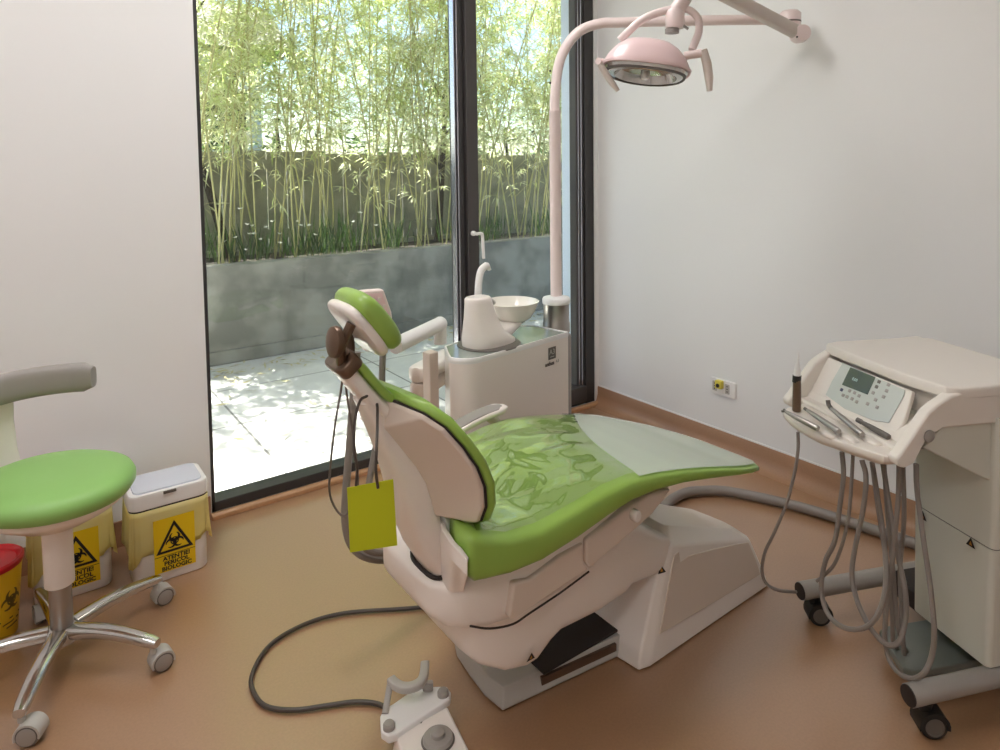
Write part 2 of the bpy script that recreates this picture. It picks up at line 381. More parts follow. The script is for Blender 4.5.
for px in (-2, .2, 1.45, 3.4, 5.2, 7.2):
    bm = BM(); box(bm, (px, 5.95, .5), (px+.1, 6.0, 1.6)); link('post', bm, 'fence', fn, bev=.006)
for k, (gx, gy, gr, gh) in enumerate(((.9, 7.2, .7, 2.0), (2.3, 7.6, .85, 2.35), (3.9, 7.3, .8, 2.1), (5.3, 7.5, .8, 2.3))):
    gl = ('dark leafy shrub beyond the fence at the left of the glazing', 'broad leafy shrub beyond the middle of the fence', 'leafy shrub beyond the fence behind the mullion', 'tall leafy shrub beyond the fence behind the lamp pole')[k]
    gs = thing('garden_shrub', (gx, gy, -.05), gl, 'shrub'); bm = BM()
    tube(bm, [Vector((gx, gy, -.06)), Vector((gx+.05, gy, gh*.5)), Vector((gx, gy, gh*.8))], lambda t: .04*(1-.6*t), 7, 4); link('trunk', bm, 'bark', gs)
    bm = BM()
    for q in range(1300):
        th, ph = random.uniform(0, 6.28), math.acos(random.uniform(-.6, 1)); rr = gr*random.uniform(.6, 1.05)
        d = Vector((cos(th)*sin(ph), sin(th)*sin(ph), cos(ph))); leaf(bm, Vector((gx, gy, gh*.65))+Vector((d.x*rr, d.y*rr, d.z*gh*.45)), d+Vector((random.uniform(-.8, .8), random.uniform(-.8, .8), random.uniform(-.8, .4))), random.uniform(.08, .15), random.uniform(.04, .07), .2)
    link('foliage', bm, 'shrub', gs, smooth=0)
bm = BM(); box(bm, (-4, 5.965, .72), (10, 5.999, .80)); box(bm, (-4, 5.965, 1.32), (10, 5.999, 1.40)); link('rail', bm, 'fence', fn)
hs = thing('house', (2, 12, 0), 'pale neighbouring house glimpsed through the bamboo', 'house')
bm = BM(); box(bm, (-2.5, 12, 0), (3.4, 15, 3.3)); link('wall', bm, 'house', hs)
bm = BM(); prism(bm, [(-3, 11.6, 3.3), (-3, 15.4, 3.3), (-3, 13.5, 4.4)], (6.9, 0, 0)); link('roof', bm, 'fence', hs)
for wx in (-1.2, .9, 2.4):
    bm = BM(); box(bm, (wx, 11.97, 1.6), (wx+.8, 12.0, 2.7)); wf = link('window', bm, 'white', hs)
    bm = BM(); box(bm, (wx+.06, 11.955, 1.66), (wx+.74, 11.97, 2.64)); link('pane', bm, 'screen', wf)
bm = BM(); box(bm, (-8, 6.05, -.2), (14, 30, -.05)); struct('ground', bm, 'shrub', 'green lawn beyond the timber fence', 'lawn')

def cane_meshes(hgt, nl, bend):
    cu, fo = BM(), BM(); th = random.uniform(0, 6.28); bx, by = cos(th)*bend, sin(th)*bend*.6
    def at(t): return Vector((bx*t**1.6, by*t**1.6, hgt*t - .12*bend*t*t))
    tube(cu, [at(k/9) for k in range(10)], lambda t: .0058*(1-.7*t)+.0012, 6, 0)
    for k in range(1, 14):
        p = at(k/15); bmesh.ops.create_cone(cu, cap_ends=True, segments=6, radius1=.0066*(1-.7*k/15)+.0016, radius2=.0066*(1-.7*k/15)+.0016, depth=.006, matrix=Matrix.Translation(p))
    n = 0; t0 = random.uniform(.1, .3)
    while n < nl:
        t = t0 + (1-t0)*random.random()**.85; p = at(t); az = random.uniform(0, 6.28)
        bl = random.uniform(.15, .55)*(1.15-.5*t); d = Vector((cos(az), sin(az), random.uniform(.2, .9))).normalized()
        q = p + d*bl; tube(cu, [p, p+d*bl*.5+Vector((0, 0, .02)), q], .0017, 3, 0)
        for j in range(random.randint(6, 10)):
            s = random.uniform(.35, 1.05); ld = Vector((d.x+random.uniform(-.9, .9), d.y+random.uniform(-.9, .9), random.uniform(-.7, .5)))
            leaf(fo, p+d*bl*s, ld, random.uniform(.06, .125), random.uniform(.008, .016), random.uniform(.1, .6)); n += 1
    return cu, fo
protos = []
def make_cane(loc, rz, idx):
    if len(protos) <= idx:
        cu, fo = cane_meshes(random.uniform(2.9, 3.9), random.randint(640, 780), random.uniform(.25, .8))
        r = thing('bamboo_cane', (0, 0, 0), 'x', 'bamboo'); c = link('culm', cu, 'culm', r); f = link('foliage', fo, 'leaf', r, smooth=0)
        protos.append((r, c, f))
    else:
        r0, c0, f0 = protos[idx]
        r = r0.copy(); COL.objects.link(r)
        for ch in (c0, f0):
            k = ch.copy(); COL.objects.link(k); k.parent = r
    r.location = loc; r.rotation_euler = (random.uniform(-.04, .16), random.uniform(-.13, .13), rz)
    r['label'] = 'thin leafy bamboo cane rising from the concrete planter'; r['category'] = 'bamboo'; r['group'] = 'bamboo canes in the planter'
for i in range(104):
    x = .55 + 4.75*((i*.61803) % 1) + random.uniform(-.1, .1)
    y = random.choice((5.1, 5.3, 5.5, 5.7)) + random.uniform(-.08, .08)
    make_cane((x, y, .6), random.uniform(0, 6.28), i % 9)
# dark-branched tree among the canes
for k, (tx, ty, lean) in enumerate(((1.35, 5.75, -.35), (3.25, 5.75, .12))):
    lab = ('dark leaning tree trunk between the canes at the left of the glazing', 'dark upright tree trunk between the canes beside the mullion')[k]
    tr = thing('small_tree', (tx, ty, .6), lab, 'tree')
    bm = BM(); b0 = Vector((tx, ty, .58))
    tube(bm, [b0, b0+Vector((lean*.4, 0, .6)), b0+Vector((lean*.9, .02, 1.2)), b0+Vector((lean*1.2, 0, 2.2))], lambda t: .04*(1-.6*t), 8, 5)
    link('trunk', bm, 'bark', tr)
    for q in range(4):
        bm = BM(); p = b0+Vector((lean*(.5+.2*q), 0, .7+.33*q)); sg = 1 if q % 2 else -1
        tube(bm, [p, p+Vector((sg*.16, -.05, .2)), p+Vector((sg*.34, -.1, .5)), p+Vector((sg*.42, -.1, .9))], lambda t: .016*(1-.7*t), 6, 4); link('branch', bm, 'bark', tr)
# undergrowth, flowers, leaf litter
bm = BM()
for cx in (.75, 1.0, 1.35, 1.75, 1.95, 2.1, 2.5, 3.3, 3.6, 4.2):
    for k in range(60):
        p = Vector((cx+random.gauss(0, .1), 5.1+random.uniform(0, .35), .6)); az = random.uniform(0, 6.28)
        d = Vector((cos(az)*.3, sin(az)*.3, 1)); leaf(bm, p, d, random.uniform(.2, .5), .012, random.uniform(0, .3))
tag(link('undergrowth', bm, 'shrub', loc=(2, 5.2, .6), smooth=0), 'dark green grassy undergrowth along the planter edge', 'undergrowth', kind='stuff')
bm = BM()
for k in range(26):
    p = Vector((random.uniform(.75, 2.3), 5.02+random.uniform(0, .2), random.uniform(.72, 1.05)))
    for j in range(5): leaf(bm, p, Vector((cos(j*1.26+k), sin(j*1.26+k), random.uniform(.2, 1.2))), .024, .018, .1)
tag(link('flowers', bm, 'petal', loc=(1.5, 5.1, .6), smooth=0), 'small white flowers in the undergrowth of the planter', 'flowers', kind='stuff')
bm = BM()
for k in range(420):
    p = Vector((random.uniform(.6, 4.4), 4.76-abs(random.gauss(0, .16)), .004+random.uniform(0, .006)))
    if random.random() < .2: p.y = random.uniform(3.2, 4.7)
    leaf(bm, p, Vector((random.uniform(-1, 1), random.uniform(-1, 1), .05)), random.uniform(.05, .1), .016, 0)
tag(link('leaf_litter', bm, 'litter', loc=(2.5, 4.6, 0), smooth=0), 'dry bamboo leaves scattered along the foot of the planter', 'leaves', kind='stuff')

# ------------------------------------------------------------------ unseen ceiling lamps added above the frame to light the room
for lx, ly, nm in ((-.35, 1.45, 'unseen fill lamp added above the stool side'), (.95, 1.75, 'unseen fill lamp added above the patient chair'), (-.9, -.3, 'unseen fill lamp added behind the viewer')):
    cl = thing('ceiling_fill_light', (lx, ly, CEIL), nm, 'lamp', 'added fill lamps')
    bm = BM(); box(bm, (lx-.31, ly-.31, CEIL-.03), (lx+.31, ly+.31, CEIL-.001)); link('lamp_frame', bm, 'white', cl, bev=.004)
    bm = BM(); box(bm, (lx-.29, ly-.29, CEIL-.034), (lx+.29, ly+.29, CEIL-.03)); link('diffuser', bm, 'diff', cl, smooth=0)
# ------------------------------------------------------------------ waste bins by the window wall
def bio_symbol(bm, fr, cx, cy, s, w):
    """three open rings around a small ring"""
    for k in range(3):
        a0 = PI/2 + k*2*PI/3; ox, oy = cx+cos(a0)*s*.52, cy+sin(a0)*s*.52; pts, ws = [], []
        for i in range(19):
            t = a0 + math.radians(28+ 304*i/18); pts.append((ox+cos(t)*s*.5, oy+sin(t)*s*.5))
            u = abs(i/18-.5)*2; ws.append(w*(1.45-1.15*u**2))
        ribbon(bm, pts, ws, fr)
    ribbon(bm, [(cx+cos(i*PI/8)*s*.42, cy+sin(i*PI/8)*s*.42) for i in range(16)], w*.55, fr, closed=True)
def make_bin(x0, x1, yf, h, label, baglabel):
    cx, wd, dp = (x0+x1)/2, x1-x0, .17; cyy = yf+dp/2
    r = thing('waste_bin', (cx, cyy, 0), label, 'waste bin', 'clinical waste bins')
    def ring(z, k, rr=.03): return [(cx+u, cyy+v, z) for u, v in rrect(wd/2*k, dp/2*k, rr)]
    bm = BM(); loft(bm, [ring(.002, .93), ring(.006, .95), ring(h*.5, .965), ring(h-.055, .985)]); link('body', bm, 'white', r)
    bm = BM(); loft(bm, [ring(h-.052, 1.0), ring(h-.05, 1.02), ring(h-.012, 1.02), ring(h-.004, .995), ring(h-.003, .93)])
    ld = link('lid', bm, 'white', r, bev=.002)
    bm = BM(); loft(bm, [ring(h-.003, .88, .025), ring(h+.002, .87, .025), ring(h+.003, .8, .025)]); link('lid_flap', bm, mat_flap, ld)
    bm = BM(); box(bm, (cx-.018, yf-.006, h-.014), (cx+.018, yf+.01, h-.006)); link('lid_latch', bm, 'greyd', ld)
    bm = BM(); loft(bm, [ring(h-.056, 1.0), ring(h-.0515, 1.0)]); link('rim_gap', bm, 'gap', r)
    # label sticker with the triangle, the symbol and three lines of lettering
    lw, lh = .118, .175; k0 = .0135
    fr = frame_of((cx+.008, yf-.0015, .119), (1, 0, 0), (0, -.02, 1))
    bm = BM(); disc2(bm, [(-lw/2, -lh/2), (lw/2, -lh/2), (lw/2, lh/2), (-lw/2, lh/2)], fr, .0006)
    lb = link('warning_label', bm, 'label', r, smooth=0); lb['label'] = 'yellow biohazard warning label'
    bm = BM(); ribbon(bm, [(-.047, -.022), (.047, -.022), (0, .067)], .0078, fr, closed=True, z=.0014)
    bio_symbol(bm, lambda u, v, z: fr(u, v, .0014), 0, .008, .026, .0062)
    link('warning_triangle', bm, 'ink', lb, smooth=0)
    bm = BM(); ribbon(bm, [(-.058, -.034), (.058, -.034)], .0016, fr, z=.0014)
    for i, t in enumerate(('ATENȚIE!', 'PERICOL', 'BIOLOGIC')): text_mesh(bm, t, .0185, fr, .004, -.0445-.0165*i, .0014, .0007)
    link('lettering', bm, 'ink', lb, smooth=0)
    # bag liner folded over the rim
    bm = BM(); rings = []; n = 96
    base = rrect(1, 1, .3, 23)
    for j in range(9):
        t = j/8; z = h-.056 - t*(h*.50); rg = []
        for i, (u, v) in enumerate(rrect(wd/2, dp/2, .03, 23)):
            a = 2*PI*i/96; wv = (.001+.004*t)*(1+sin(a*11+t*1.5))+.0025*t*(1+sin(a*5+1))
            front = v < -dp/2*.9
            k = 1.0 + .0*t
            nx, ny = (u/(wd/2), v/(dp/2)); L = math.hypot(nx, ny) or 1
            off = .003+.001*t + wv*(.2 if front else 1)
            dzz = .028*t*sin(a*2+.4) + (.0 if not front else 0)
            rg.append((cx+u*(.985-.012*t)+nx/L*off, cyy+v*(.985-.012*t)+ny/L*off*(.5 if front else 1), z - dzz*t))
        rings.append(rg)
    loft(bm, rings, cap=False)
    b = link('bin_bag', bm, 'bag', loc=(cx, cyy, h-.06), smooth=60, solid=.0012)
    tag(b, baglabel, 'bin bag', 'yellow bag liners of the bins')
    return r
mat_flap = mat('lid_flap', rgb(222, 226, 238), .25, coat=.3)
make_bin(.238, .462, 2.362, .30, 'white pedal bin with yellow biohazard label beside the glazing', 'yellow bag liner folded over the bin beside the glazing')
make_bin(-.012, .200, 2.445, .302, 'white pedal bin with biohazard label partly behind the stool column', 'yellow bag liner folded over the bin behind the stool')
# round yellow containers with red lids
def sharps(x, y, h, r0, label):
    t = thing('sharps_container', (x, y, 0), label, 'container', 'yellow sharps containers')
    bm = BM(); lathe(bm, [(r0*.74, .001), (r0*.78, .004), (r0*.98, h-.02), (r0, h-.018), (r0, h-.006)], (x, y, 0), n=36); link('bucket', bm, 'yellow', t)
    bm = BM(); lathe(bm, [(r0*1.02, h-.012), (r0*1.05, h-.006), (r0*1.05, h+.003), (r0*.98, h+.008), (r0*.9, h+.004), (r0*.84, h-.004), (.001, h-.004)], (x, y, 0), n=36)
    link('lid', bm, 'red', t)
    bm = BM(); an = math.radians(-42)
    def fr(u, v, z=0):
        z0 = h*.48+v; rr = r0*(.78+.20*(z0/h))+.0012; th = an+u/rr
        return Vector((x+rr*cos(th), y+rr*sin(th), z0))
    bio_symbol(bm, fr, 0, .01, .03, .008)
    for k in range(3): ribbon(bm, [(-.035+.01*k, -.042-.012*k), (.0, -.042-.012*k), (.035-.006*k, -.042-.012*k)], .004, fr)
    link('biohazard_print', bm, mat_print, t, smooth=0)
mat_print = mat('brown_print', rgb(110, 84, 20), .5)
sharps(-.112, 2.385, .215, .085, 'yellow sharps bucket with red lid in front at the left edge')
sharps(-.185, 2.575, .245, .085, 'yellow sharps bucket with red lid half hidden behind another')

# ------------------------------------------------------------------ dental stool
sx, sy = .050, 2.13
st = thing('dental_stool', (sx, sy, 0), 'round green saddle stool on five polished legs with grey back bar', 'stool')
SZ = .511
tl = Vector((.05, -.02, 1)).normalized()
bm = BM(); lathe(bm, [(.05, -.062), (.15, -.062), (.176, -.05), (.186, -.032), (.186, -.018), (.178, -.004), (.158, .005), (.11, .009), (.05, .009), (.001, .009)], (sx, sy, SZ), tl, 56)
link('seat', bm, 'greens', st, smooth=70)
bm = BM(); lathe(bm, [(.04, -.125), (.09, -.115), (.14, -.085), (.162, -.066), (.162, -.054)], (sx, sy, SZ), tl, 40); link('seat_pan', bm, 'plastic', st, smooth=60)
bm = BM(); lathe(bm, [(.0315, .218), (.034, .22), (.034, .44)], (sx, sy, 0), n=32); link('column_cover', bm, 'plastic', st)
bm = BM(); lathe(bm, [(.026, .07), (.026, .225)], (sx, sy, 0), n=28); link('gas_column', bm, 'steel', st)
bm = BM(); lathe(bm, [(.034, .062), (.042, .068), (.042, .092), (.034, .104), (.026, .106)], (sx, sy, 0), n=32); link('hub', bm, 'chrome', st, smooth=60)
def leg_of(ang, cast):
    d = Vector((cos(ang), sin(ang), 0)); s = Vector((-sin(ang), cos(ang), 0)); bm = BM(); rings = []
    for k in range(13):
        t = k/12; r = .03+.245*t; z = .092 + .012*sin(t*PI) - .014*t; hw = .022*(1-.28*t); ht = .017*(1-.25*t)
        if k == 12: hw *= .8; ht *= .8
        c = Vector((sx, sy, z)) + d*r; rings.append(ell(c, s, Vector((0, 0, 1)), hw, ht, 2.8, 20))
    loft(bm, rings); link('leg', bm, 'chrome', st, smooth=60)
    p = Vector((sx, sy, 0)) + d*.262; ca = Vector((cos(cast), sin(cast), 0)); cs = Vector((-sin(cast), cos(cast), 0))
    q = p + ca*.018
    bm = BM(); lathe(bm, [(.008, .05), (.008, .075)], p, n=12)
    rings = []
    for k in range(13):
        a = math.radians(-15+215*k/12); rings.append([q+ca*(cos(a)*rr)+Vector((0, 0, .026+sin(a)*rr))+cs*wd for rr, wd in ((.0285, -.021), (.0285, .021), (.024, .021), (.024, -.021))])
    loft(bm, rings)
    cst = link('caster', bm, 'greyl', st, smooth=50)
    bm = BM()
    for sg in (-1, 1): lathe(bm, [(.018, .003), (.025, .004), (.0255, .008), (.0255, .018), (.021, .0205), (.018, .0205), (.016, .018), (.001, .018)], q+Vector((0, 0, .0256)), cs*sg, 28)
    link('wheel', bm, 'greyd', cst, smooth=40)
    for sg in (-1, 1):
        bm = BM(); lathe(bm, [(.0205, .0195), (.0205, .0218), (.018, .0226), (.001, .0226)], q+Vector((0, 0, .0256)), cs*sg, 28)
        link('wheel_cap', bm, 'grey', cst, smooth=40)
for ang, cast in ((26, 12), (-45, 8), (250, -28), (174, 60), (99, 280)): leg_of(math.radians(ang), math.radians(cast))
bm = BM(); rings = []
bc = Vector((sx, sy, 0)); n = 26
for k in range(n+1):
    t = k/n; a = math.radians(230-172*t); r = .205; u = min(1, min(t, 1-t)/.03); sc = .72+.28*math.sqrt(max(0, 1-(1-u)**2))
    c = bc + Vector((cos(a)*r, sin(a)*r, .710+.006*sin(t*PI))); rd = Vector((cos(a), sin(a), 0))
    rings.append(ell(c, rd, Vector((0, 0, 1)), .022*sc, .041*sc, 3.2, 24))
loft(bm, rings); bk = link('backrest', bm, 'grey', st, smooth=60)
bm = BM(); rings = []
a = math.radians(118); rd = Vector((cos(a), sin(a), 0)); tg = Vector((-sin(a), cos(a), 0))
for z, r, hw in ((.42, .10, .03), (.435, .165, .034), (.47, .205, .036), (.54, .222, .032), (.62, .222, .027), (.72, .222, .03), (.75, .222, .03)):
    rings.append(ell(bc+rd*r+Vector((0, 0, z)), tg, rd if z > .45 else Vector((rd.x*.5, rd.y*.5, .8)), hw, .009, 3.5, 16))
loft(bm, rings); link('back_bracket', bm, 'plastic', st, smooth=50)

# ------------------------------------------------------------------ dental chair
ch = thing('dental_chair', (1.3, 1.33, 0), 'reclining green dental patient chair on a cream base', 'dental chair')
YC = 1.33
# base plate
bm = BM()
out = [(.875, 1.275), (1.3, 1.225), (1.75, 1.225), (1.75, 1.475), (.9, 1.54), (.883, 1.50), (.872, 1.42), (.866, 1.34)]
loft(bm, [[(x+(.0 if z < .02 else .010)*(1 if x < 1 else 0), y+(0 if z < .02 else .010)*(1 if y < YC else -1), z) for x, y in out] for z in (.004, .014, .048, .052)])
bp = link('base_plate', bm, 'greyl', ch, bev=.006)
bm = BM(); box(bm, (.985, 1.255, .0525), (1.6, 1.44, .058)); link('foot_mat', bm, 'gap', ch, bev=.002)
bm = BM(); prism(bm, [(.985, 1.2625, .022), (1.215, 1.2355, .022), (1.215, 1.2355, .042), (.985, 1.2625, .042)], (0, .01, 0)); link('side_strip', bm, 'brown', ch)
bm = BM(); box(bm, (.889, 1.465, .0525), (.905, 1.51, .057)); o = link('level_marker', bm, 'white', ch, bev=.002)
# housing under the foot end
bm = BM()
lo = [(1.216, 1.232, .003), (1.226, 1.166, .003), (1.26, 1.157, .003), (1.80, 1.166, .003), (1.872, 1.25, .003), (1.885, 1.33, .003), (1.872, 1.41, .003), (1.80, 1.49, .003), (1.26, 1.494, .003), (1.226, 1.488, .003), (1.216, 1.428, .003)]
hi = [(1.372, 1.242, .262), (1.376, 1.216, .260), (1.40, 1.204, .258), (1.792, 1.228, .128), (1.842, 1.27, .102), (1.85, 1.33, .100), (1.842, 1.39, .102), (1.792, 1.432, .128), (1.40, 1.456, .258), (1.376, 1.444, .260), (1.372, 1.418, .262)]
mid = [(l[0]*.86+h_[0]*.14-(.006 if l[0] < 1.24 else 0), l[1]*.86+h_[1]*.14, .045 if l[0] < 1.3 else .03) for l, h_ in zip(lo, hi)]
cen = [(1.405, 1.26, .297), (1.41, 1.25, .296), (1.43, 1.246, .292), (1.74, 1.262, .170), (1.79, 1.29, .144), (1.80, 1.33, .140), (1.79, 1.38, .142), (1.74, 1.42, .168), (1.43, 1.43, .300), (1.41, 1.43, .304), (1.405, 1.41, .305)]
loft(bm, [lo, mid, hi, cen]); hsg = link('base_housing', bm, 'plastic', ch, bev=.008, bevang=12)
# recessed side cheek panel of the housing
nrm = Vector((0, -1, .18)).normalized()
def onface(px, py, off=.0):
    # plane of the near side through three of its corners
    A, B, C = Vector(mid[2]), Vector(mid[3]), Vector(hi[2]); n = (B-A).cross(C-A).normalized()
    if n.y > 0: n = -n
    p = on(px, py, n, A.dot(n)); return p + n*off
def onquad(u, v, off=0):
    a, b, c, d = Vector(mid[2]), Vector(mid[3]), Vector(hi[3]), Vector(hi[2])
    p = (a*(1-u)+b*u)*(1-v)+(d*(1-u)+c*u)*v; n = ((b-a)*(1-v)+(c-d)*v).cross((d-a)*(1-u)+(c-b)*u).normalized()
    return p + n*(off if n.y < 0 else -off)
bm = BM(); pp = [(.03, .10), (.5, .10), (.96, .12), (.97, .5), (.96, .93), (.8, .93), (.5, .90), (.2, .86), (.12, .80), (.08, .93), (.03, .9)]
fa = [bm.verts.new(onquad(u, v, .0022)) for u, v in pp]; fb = [bm.verts.new(onquad(u, v, -.006)) for u, v in pp]
bm.faces.new(fa)
for i in range(len(pp)): bm.faces.new((fa[i], fb[i], fb[(i+1) % len(pp)], fa[(i+1) % len(pp)]))
link('side_panel', bm, 'shell', ch, bev=.002)
A0, B0 = Vector(mid[1]), Vector(hi[1])
p1, p2, p3, p4 = Vector(mid[1]), Vector(mid[2]), Vector(hi[2]), Vector(hi[1])
nf = (p2-p1).cross(p4-p1).normalized(); nf = nf if nf.y < 0 else -nf
cf = (p1*.85+p2*.15)*.22+(p3*.15+p4*.85)*.78 + nf*.005; e1_ = Vector((nf.y, -nf.x, 0))*-1; fr = frame_of(cf, e1_, nf.cross(e1_)); warn_tri(ch, fr, .026)
# lifting arm between base and seat
def boat(name, st_, m, e=5.0, n=32, bev=0, parent=None, **k):
    """st_: x, y_near, y_far, z_bottom, z_top"""
    bm = BM(); rings = []
    for x, y0, y1, z0, z1 in st_: rings.append(ell((x, (y0+y1)/2, (z0+z1)/2), (0, 1, 0), (0, 0, 1), (y1-y0)/2, (z1-z0)/2, e, n))
    loft(bm, rings); return link(name, bm, m, parent or ch, smooth=k.pop('smooth', 60), **k)
boat('lift_arm', [(.735, 1.27, 1.39, .27, .33), (.742, 1.215, 1.445, .235, .35), (.765, 1.19, 1.47, .21, .36), (.82, 1.173, 1.487, .178, .35), (.875, 1.168, 1.492, .165, .35), (.905, 1.168, 1.492, .168, .35), (.945, 1.168, 1.492, .196, .36), (.975, 1.168, 1.492, .208, .37), (1.10, 1.17, 1.49, .200, .38), (1.20, 1.18, 1.48, .200, .385), (1.235, 1.19, 1.47, .205, .385), (1.36, 1.20, 1.46, .19, .30), (1.40, 1.21, 1.45, .18, .28)], 'plastic', e=7)
fr = frame_of(onY(531, 656, 1.160), (1, 0, 0), (0, -.22, 1)); warn_tri(ch, fr, .024)
# upper shell carrying the seat
boat('seat_shell', [(.648, 1.27, 1.39, .38, .425), (.655, 1.215, 1.445, .36, .435), (.675, 1.175, 1.485, .345, .445), (.71, 1.152, 1.51, .335, .46), (.76, 1.14, 1.52, .325, .475), (.82, 1.135, 1.525, .318, .49), (.87, 1.132, 1.528, .322, .49), (.95, 1.13, 1.53, .33, .50), (1.04, 1.13, 1.53, .346, .525), (1.18, 1.14, 1.52, .384, .54), (1.26, 1.15, 1.51, .418, .535), (1.335, 1.17, 1.49, .46, .525), (1.36, 1.19, 1.47, .475, .52)], 'plastic', e=6)
bm = BM(); rings = []
for pts in ([(514, 583), (509, 618), (513, 621), (589, 570), (584, 562), (584, 543), (560, 556), (530, 580)],):
    a_ = [onY(x, y, 1.122) for x, y in pts]; prism(bm, a_, (0, .02, 0))
link('side_cover', bm, 'shell', ch, bev=.006)
bm = BM(); a_ = [onY(x, y, 1.120) for x, y in [(586, 540), (624, 511), (650, 494), (672, 489), (653, 514), (640, 526), (590, 569), (586, 562)]]; prism(bm, a_, (0, .03, 0)); link('leg_support', bm, 'shell', ch, bev=.006)
bm = BM(); lathe(bm, [(.012, 0), (.012, .016), (.009, .019), (.001, .019)], onY(633, 514, 1.119), (0, -1, 0), 20, 1, 1.2); link('release_knob', bm, 'plastic', ch)
bm = BM(); tube(bm, [onY(470, 626, 1.146), onY(490, 628.5, 1.138), onY(513, 624, 1.132), onY(530, 613, 1.128), onY(560, 593, 1.127), onY(589, 571.5, 1.127)], .0022, 6, 5); link('shell_seam', bm, 'gap', ch)
# seat and leg cushion
Y0c, Y1c = 1.085, 1.595
stt = [(.672, 1.10, 1.14, .515, .568), (.677, 1.092, 1.155, .500, .580), (.688, 1.087, 1.18, .486, .582), (.715, 1.084, 1.27, .478, .576), (.77, 1.083, 1.42, .466, .556), (.85, 1.080, 1.54, .464, .550), (.95, 1.080, 1.60, .478, .562), (1.04, 1.08, 1.60, .498, .575), (1.12, 1.08, 1.60, .512, .576), (1.20, 1.08, 1.60, .514, .564), (1.30, 1.08, 1.60, .504, .544), (1.40, 1.08, 1.598, .486, .520), (1.47, 1.08, 1.585, .472, .502), (1.53, 1.08, 1.545, .460, .485), (1.59, 1.081, 1.48, .449, .471), (1.632, 1.09, 1.40, .441, .460), (1.652, 1.115, 1.32, .439, .454), (1.658, 1.15, 1.27, .442, .450)]
boat('seat_cushion', stt, 'green', e=5.5, n=40)
bm = BM(); a_ = [onY(x, y, 1.20) for x, y in [(441, 508), (452, 512), (464, 548), (456, 556)]]; prism(bm, a_, (0, .1, 0)); link('seat_liner', bm, 'white', ch, bev=.004)
# back support arm
bm = BM(); rings = []
for x, z, hy, th, tilt in ((.540, .845, .035, .016, .55), (.558, .81, .040, .02, .55), (.582, .76, .046, .024, .5), (.606, .71, .054, .03, .4), (.628, .655, .064, .036, .25), (.642, .60, .069, .037, .12), (.654, .55, .070, .036, .12), (.670, .505, .068, .034, .3), (.697, .455, .064, .032, .55), (.73, .41, .055, .028, .8)):
    d = Vector((sin(tilt), 0, -cos(tilt))); nn = Vector((cos(tilt), 0, sin(tilt)))
    rings.append(ell((x, 1.268, z), (0, 1, 0), nn, hy, th, 3.2, 28))
loft(bm, rings); link('back_support_arm', bm, 'plastic', ch, smooth=60)
bm = BM(); tt = .5; rg = ell((.695, 1.268, .459), (0, 1, 0), (cos(tt), 0, sin(tt)), .070, .037, 3.2, 28); tube(bm, rg+[rg[0]], .005, 6, 0); link('hinge_gap', bm, 'gap', ch)
bm = BM(); rp = [(.715, 1.076), (.690, 1.079), (.670, 1.088), (.663, 1.105), (.664, 1.135), (.674, 1.18), (.69, 1.22), (.712, 1.275), (.765, 1.42)]
rings = []
for i, (x, y) in enumerate(rp):
    d = Vector((rp[min(i+1, 8)][0]-rp[max(i-1, 0)][0], rp[min(i+1, 8)][1]-rp[max(i-1, 0)][1], 0)).normalized(); nn = Vector((-d.y, d.x, 0)); zt_ = (.455, .50, .545, .560, .562, .562, .562, .56, .55)[i]
    bx_ = ((.745, 1.136), (.722, 1.146), (.70, 1.156), (.682, 1.166), (.675, 1.178), (.676, 1.205), (.688, 1.245), (.712, 1.3), (.765, 1.43))[i]
    rings.append([Vector((bx_[0]+.015, bx_[1]+.02, .43)), Vector((bx_[0], bx_[1], .432)), Vector((x, y, zt_-.03))+nn*.010, Vector((x, y, zt_))+nn*.008, Vector((x, y, zt_))-nn*.003])
loft(bm, rings[2:]); link('seat_rear_rim', bm, 'plastic', ch, bev=.002, smooth=60)
# backrest: shell and cushion, built along the leaning line
BX = [(.742, .560), (.736, .585), (.728, .62), (.715, .66), (.695, .71), (.670, .76), (.645, .80), (.618, .835), (.590, .86)]
YB = 1.272
BX = [(.700, .568), (.698, .592), (.695, .63), (.686, .675), (.668, .72), (.643, .763), (.616, .805), (.592, .830), (.574, .840)]
HW = [.125, .163, .184, .193, .194, .187, .168, .136, .08]
def back_path(off_n, k, e, th0, th1, m, name, e2=None, trim=0):
    bm = BM(); rings = []; N = len(BX)
    for i, ((x, z), hw) in enumerate(zip(BX, HW)):
        d = Vector((BX[min(i+1, N-1)][0]-BX[max(i-1, 0)][0], 0, BX[min(i+1, N-1)][1]-BX[max(i-1, 0)][1])).normalized(); nn = Vector((d.z, 0, -d.x))
        sc = (.55 if i in (0, N-1) else .9 if i in (1, N-2) else 1)
        c = Vector((x, YB, z)) + nn*off_n; rings.append(ell(c, (0, 1, 0), nn, hw*k, (th0 if i not in (0, N-1) else th0*.5), e, 32))
    loft(bm, rings); return link(name, bm, m, ch, smooth=60)
bk = back_path(.013, 1.0, 3.6, .016, 0, 'green', 'back_cushion')
bm = BM(); rings = []; N = len(BX)
for i, ((x, z), hw) in enumerate(zip(BX, HW)):
    d = Vector((BX[min(i+1, N-1)][0]-BX[max(i-1, 0)][0], 0, BX[min(i+1, N-1)][1]-BX[max(i-1, 0)][1])).normalized(); nn = Vector((d.z, 0, -d.x))
    c = Vector((x, YB, z)); k = .95 if 0 < i < N-1 else .8; dep = .06 if 0 < i < N-1 else .02
    ring = [c+Vector((0, y*hw*k, 0))+nn*q for y, q in ((-1, .0), (1, .0), (1.0, -.010), (.27, -dep), (-.27, -dep), (-1.0, -.010))]
    rings.append(ring)
loft(bm, rings); link('back_shell', bm, 'shell', ch, bev=.010, bevang=14)
bm = BM(); rings = []
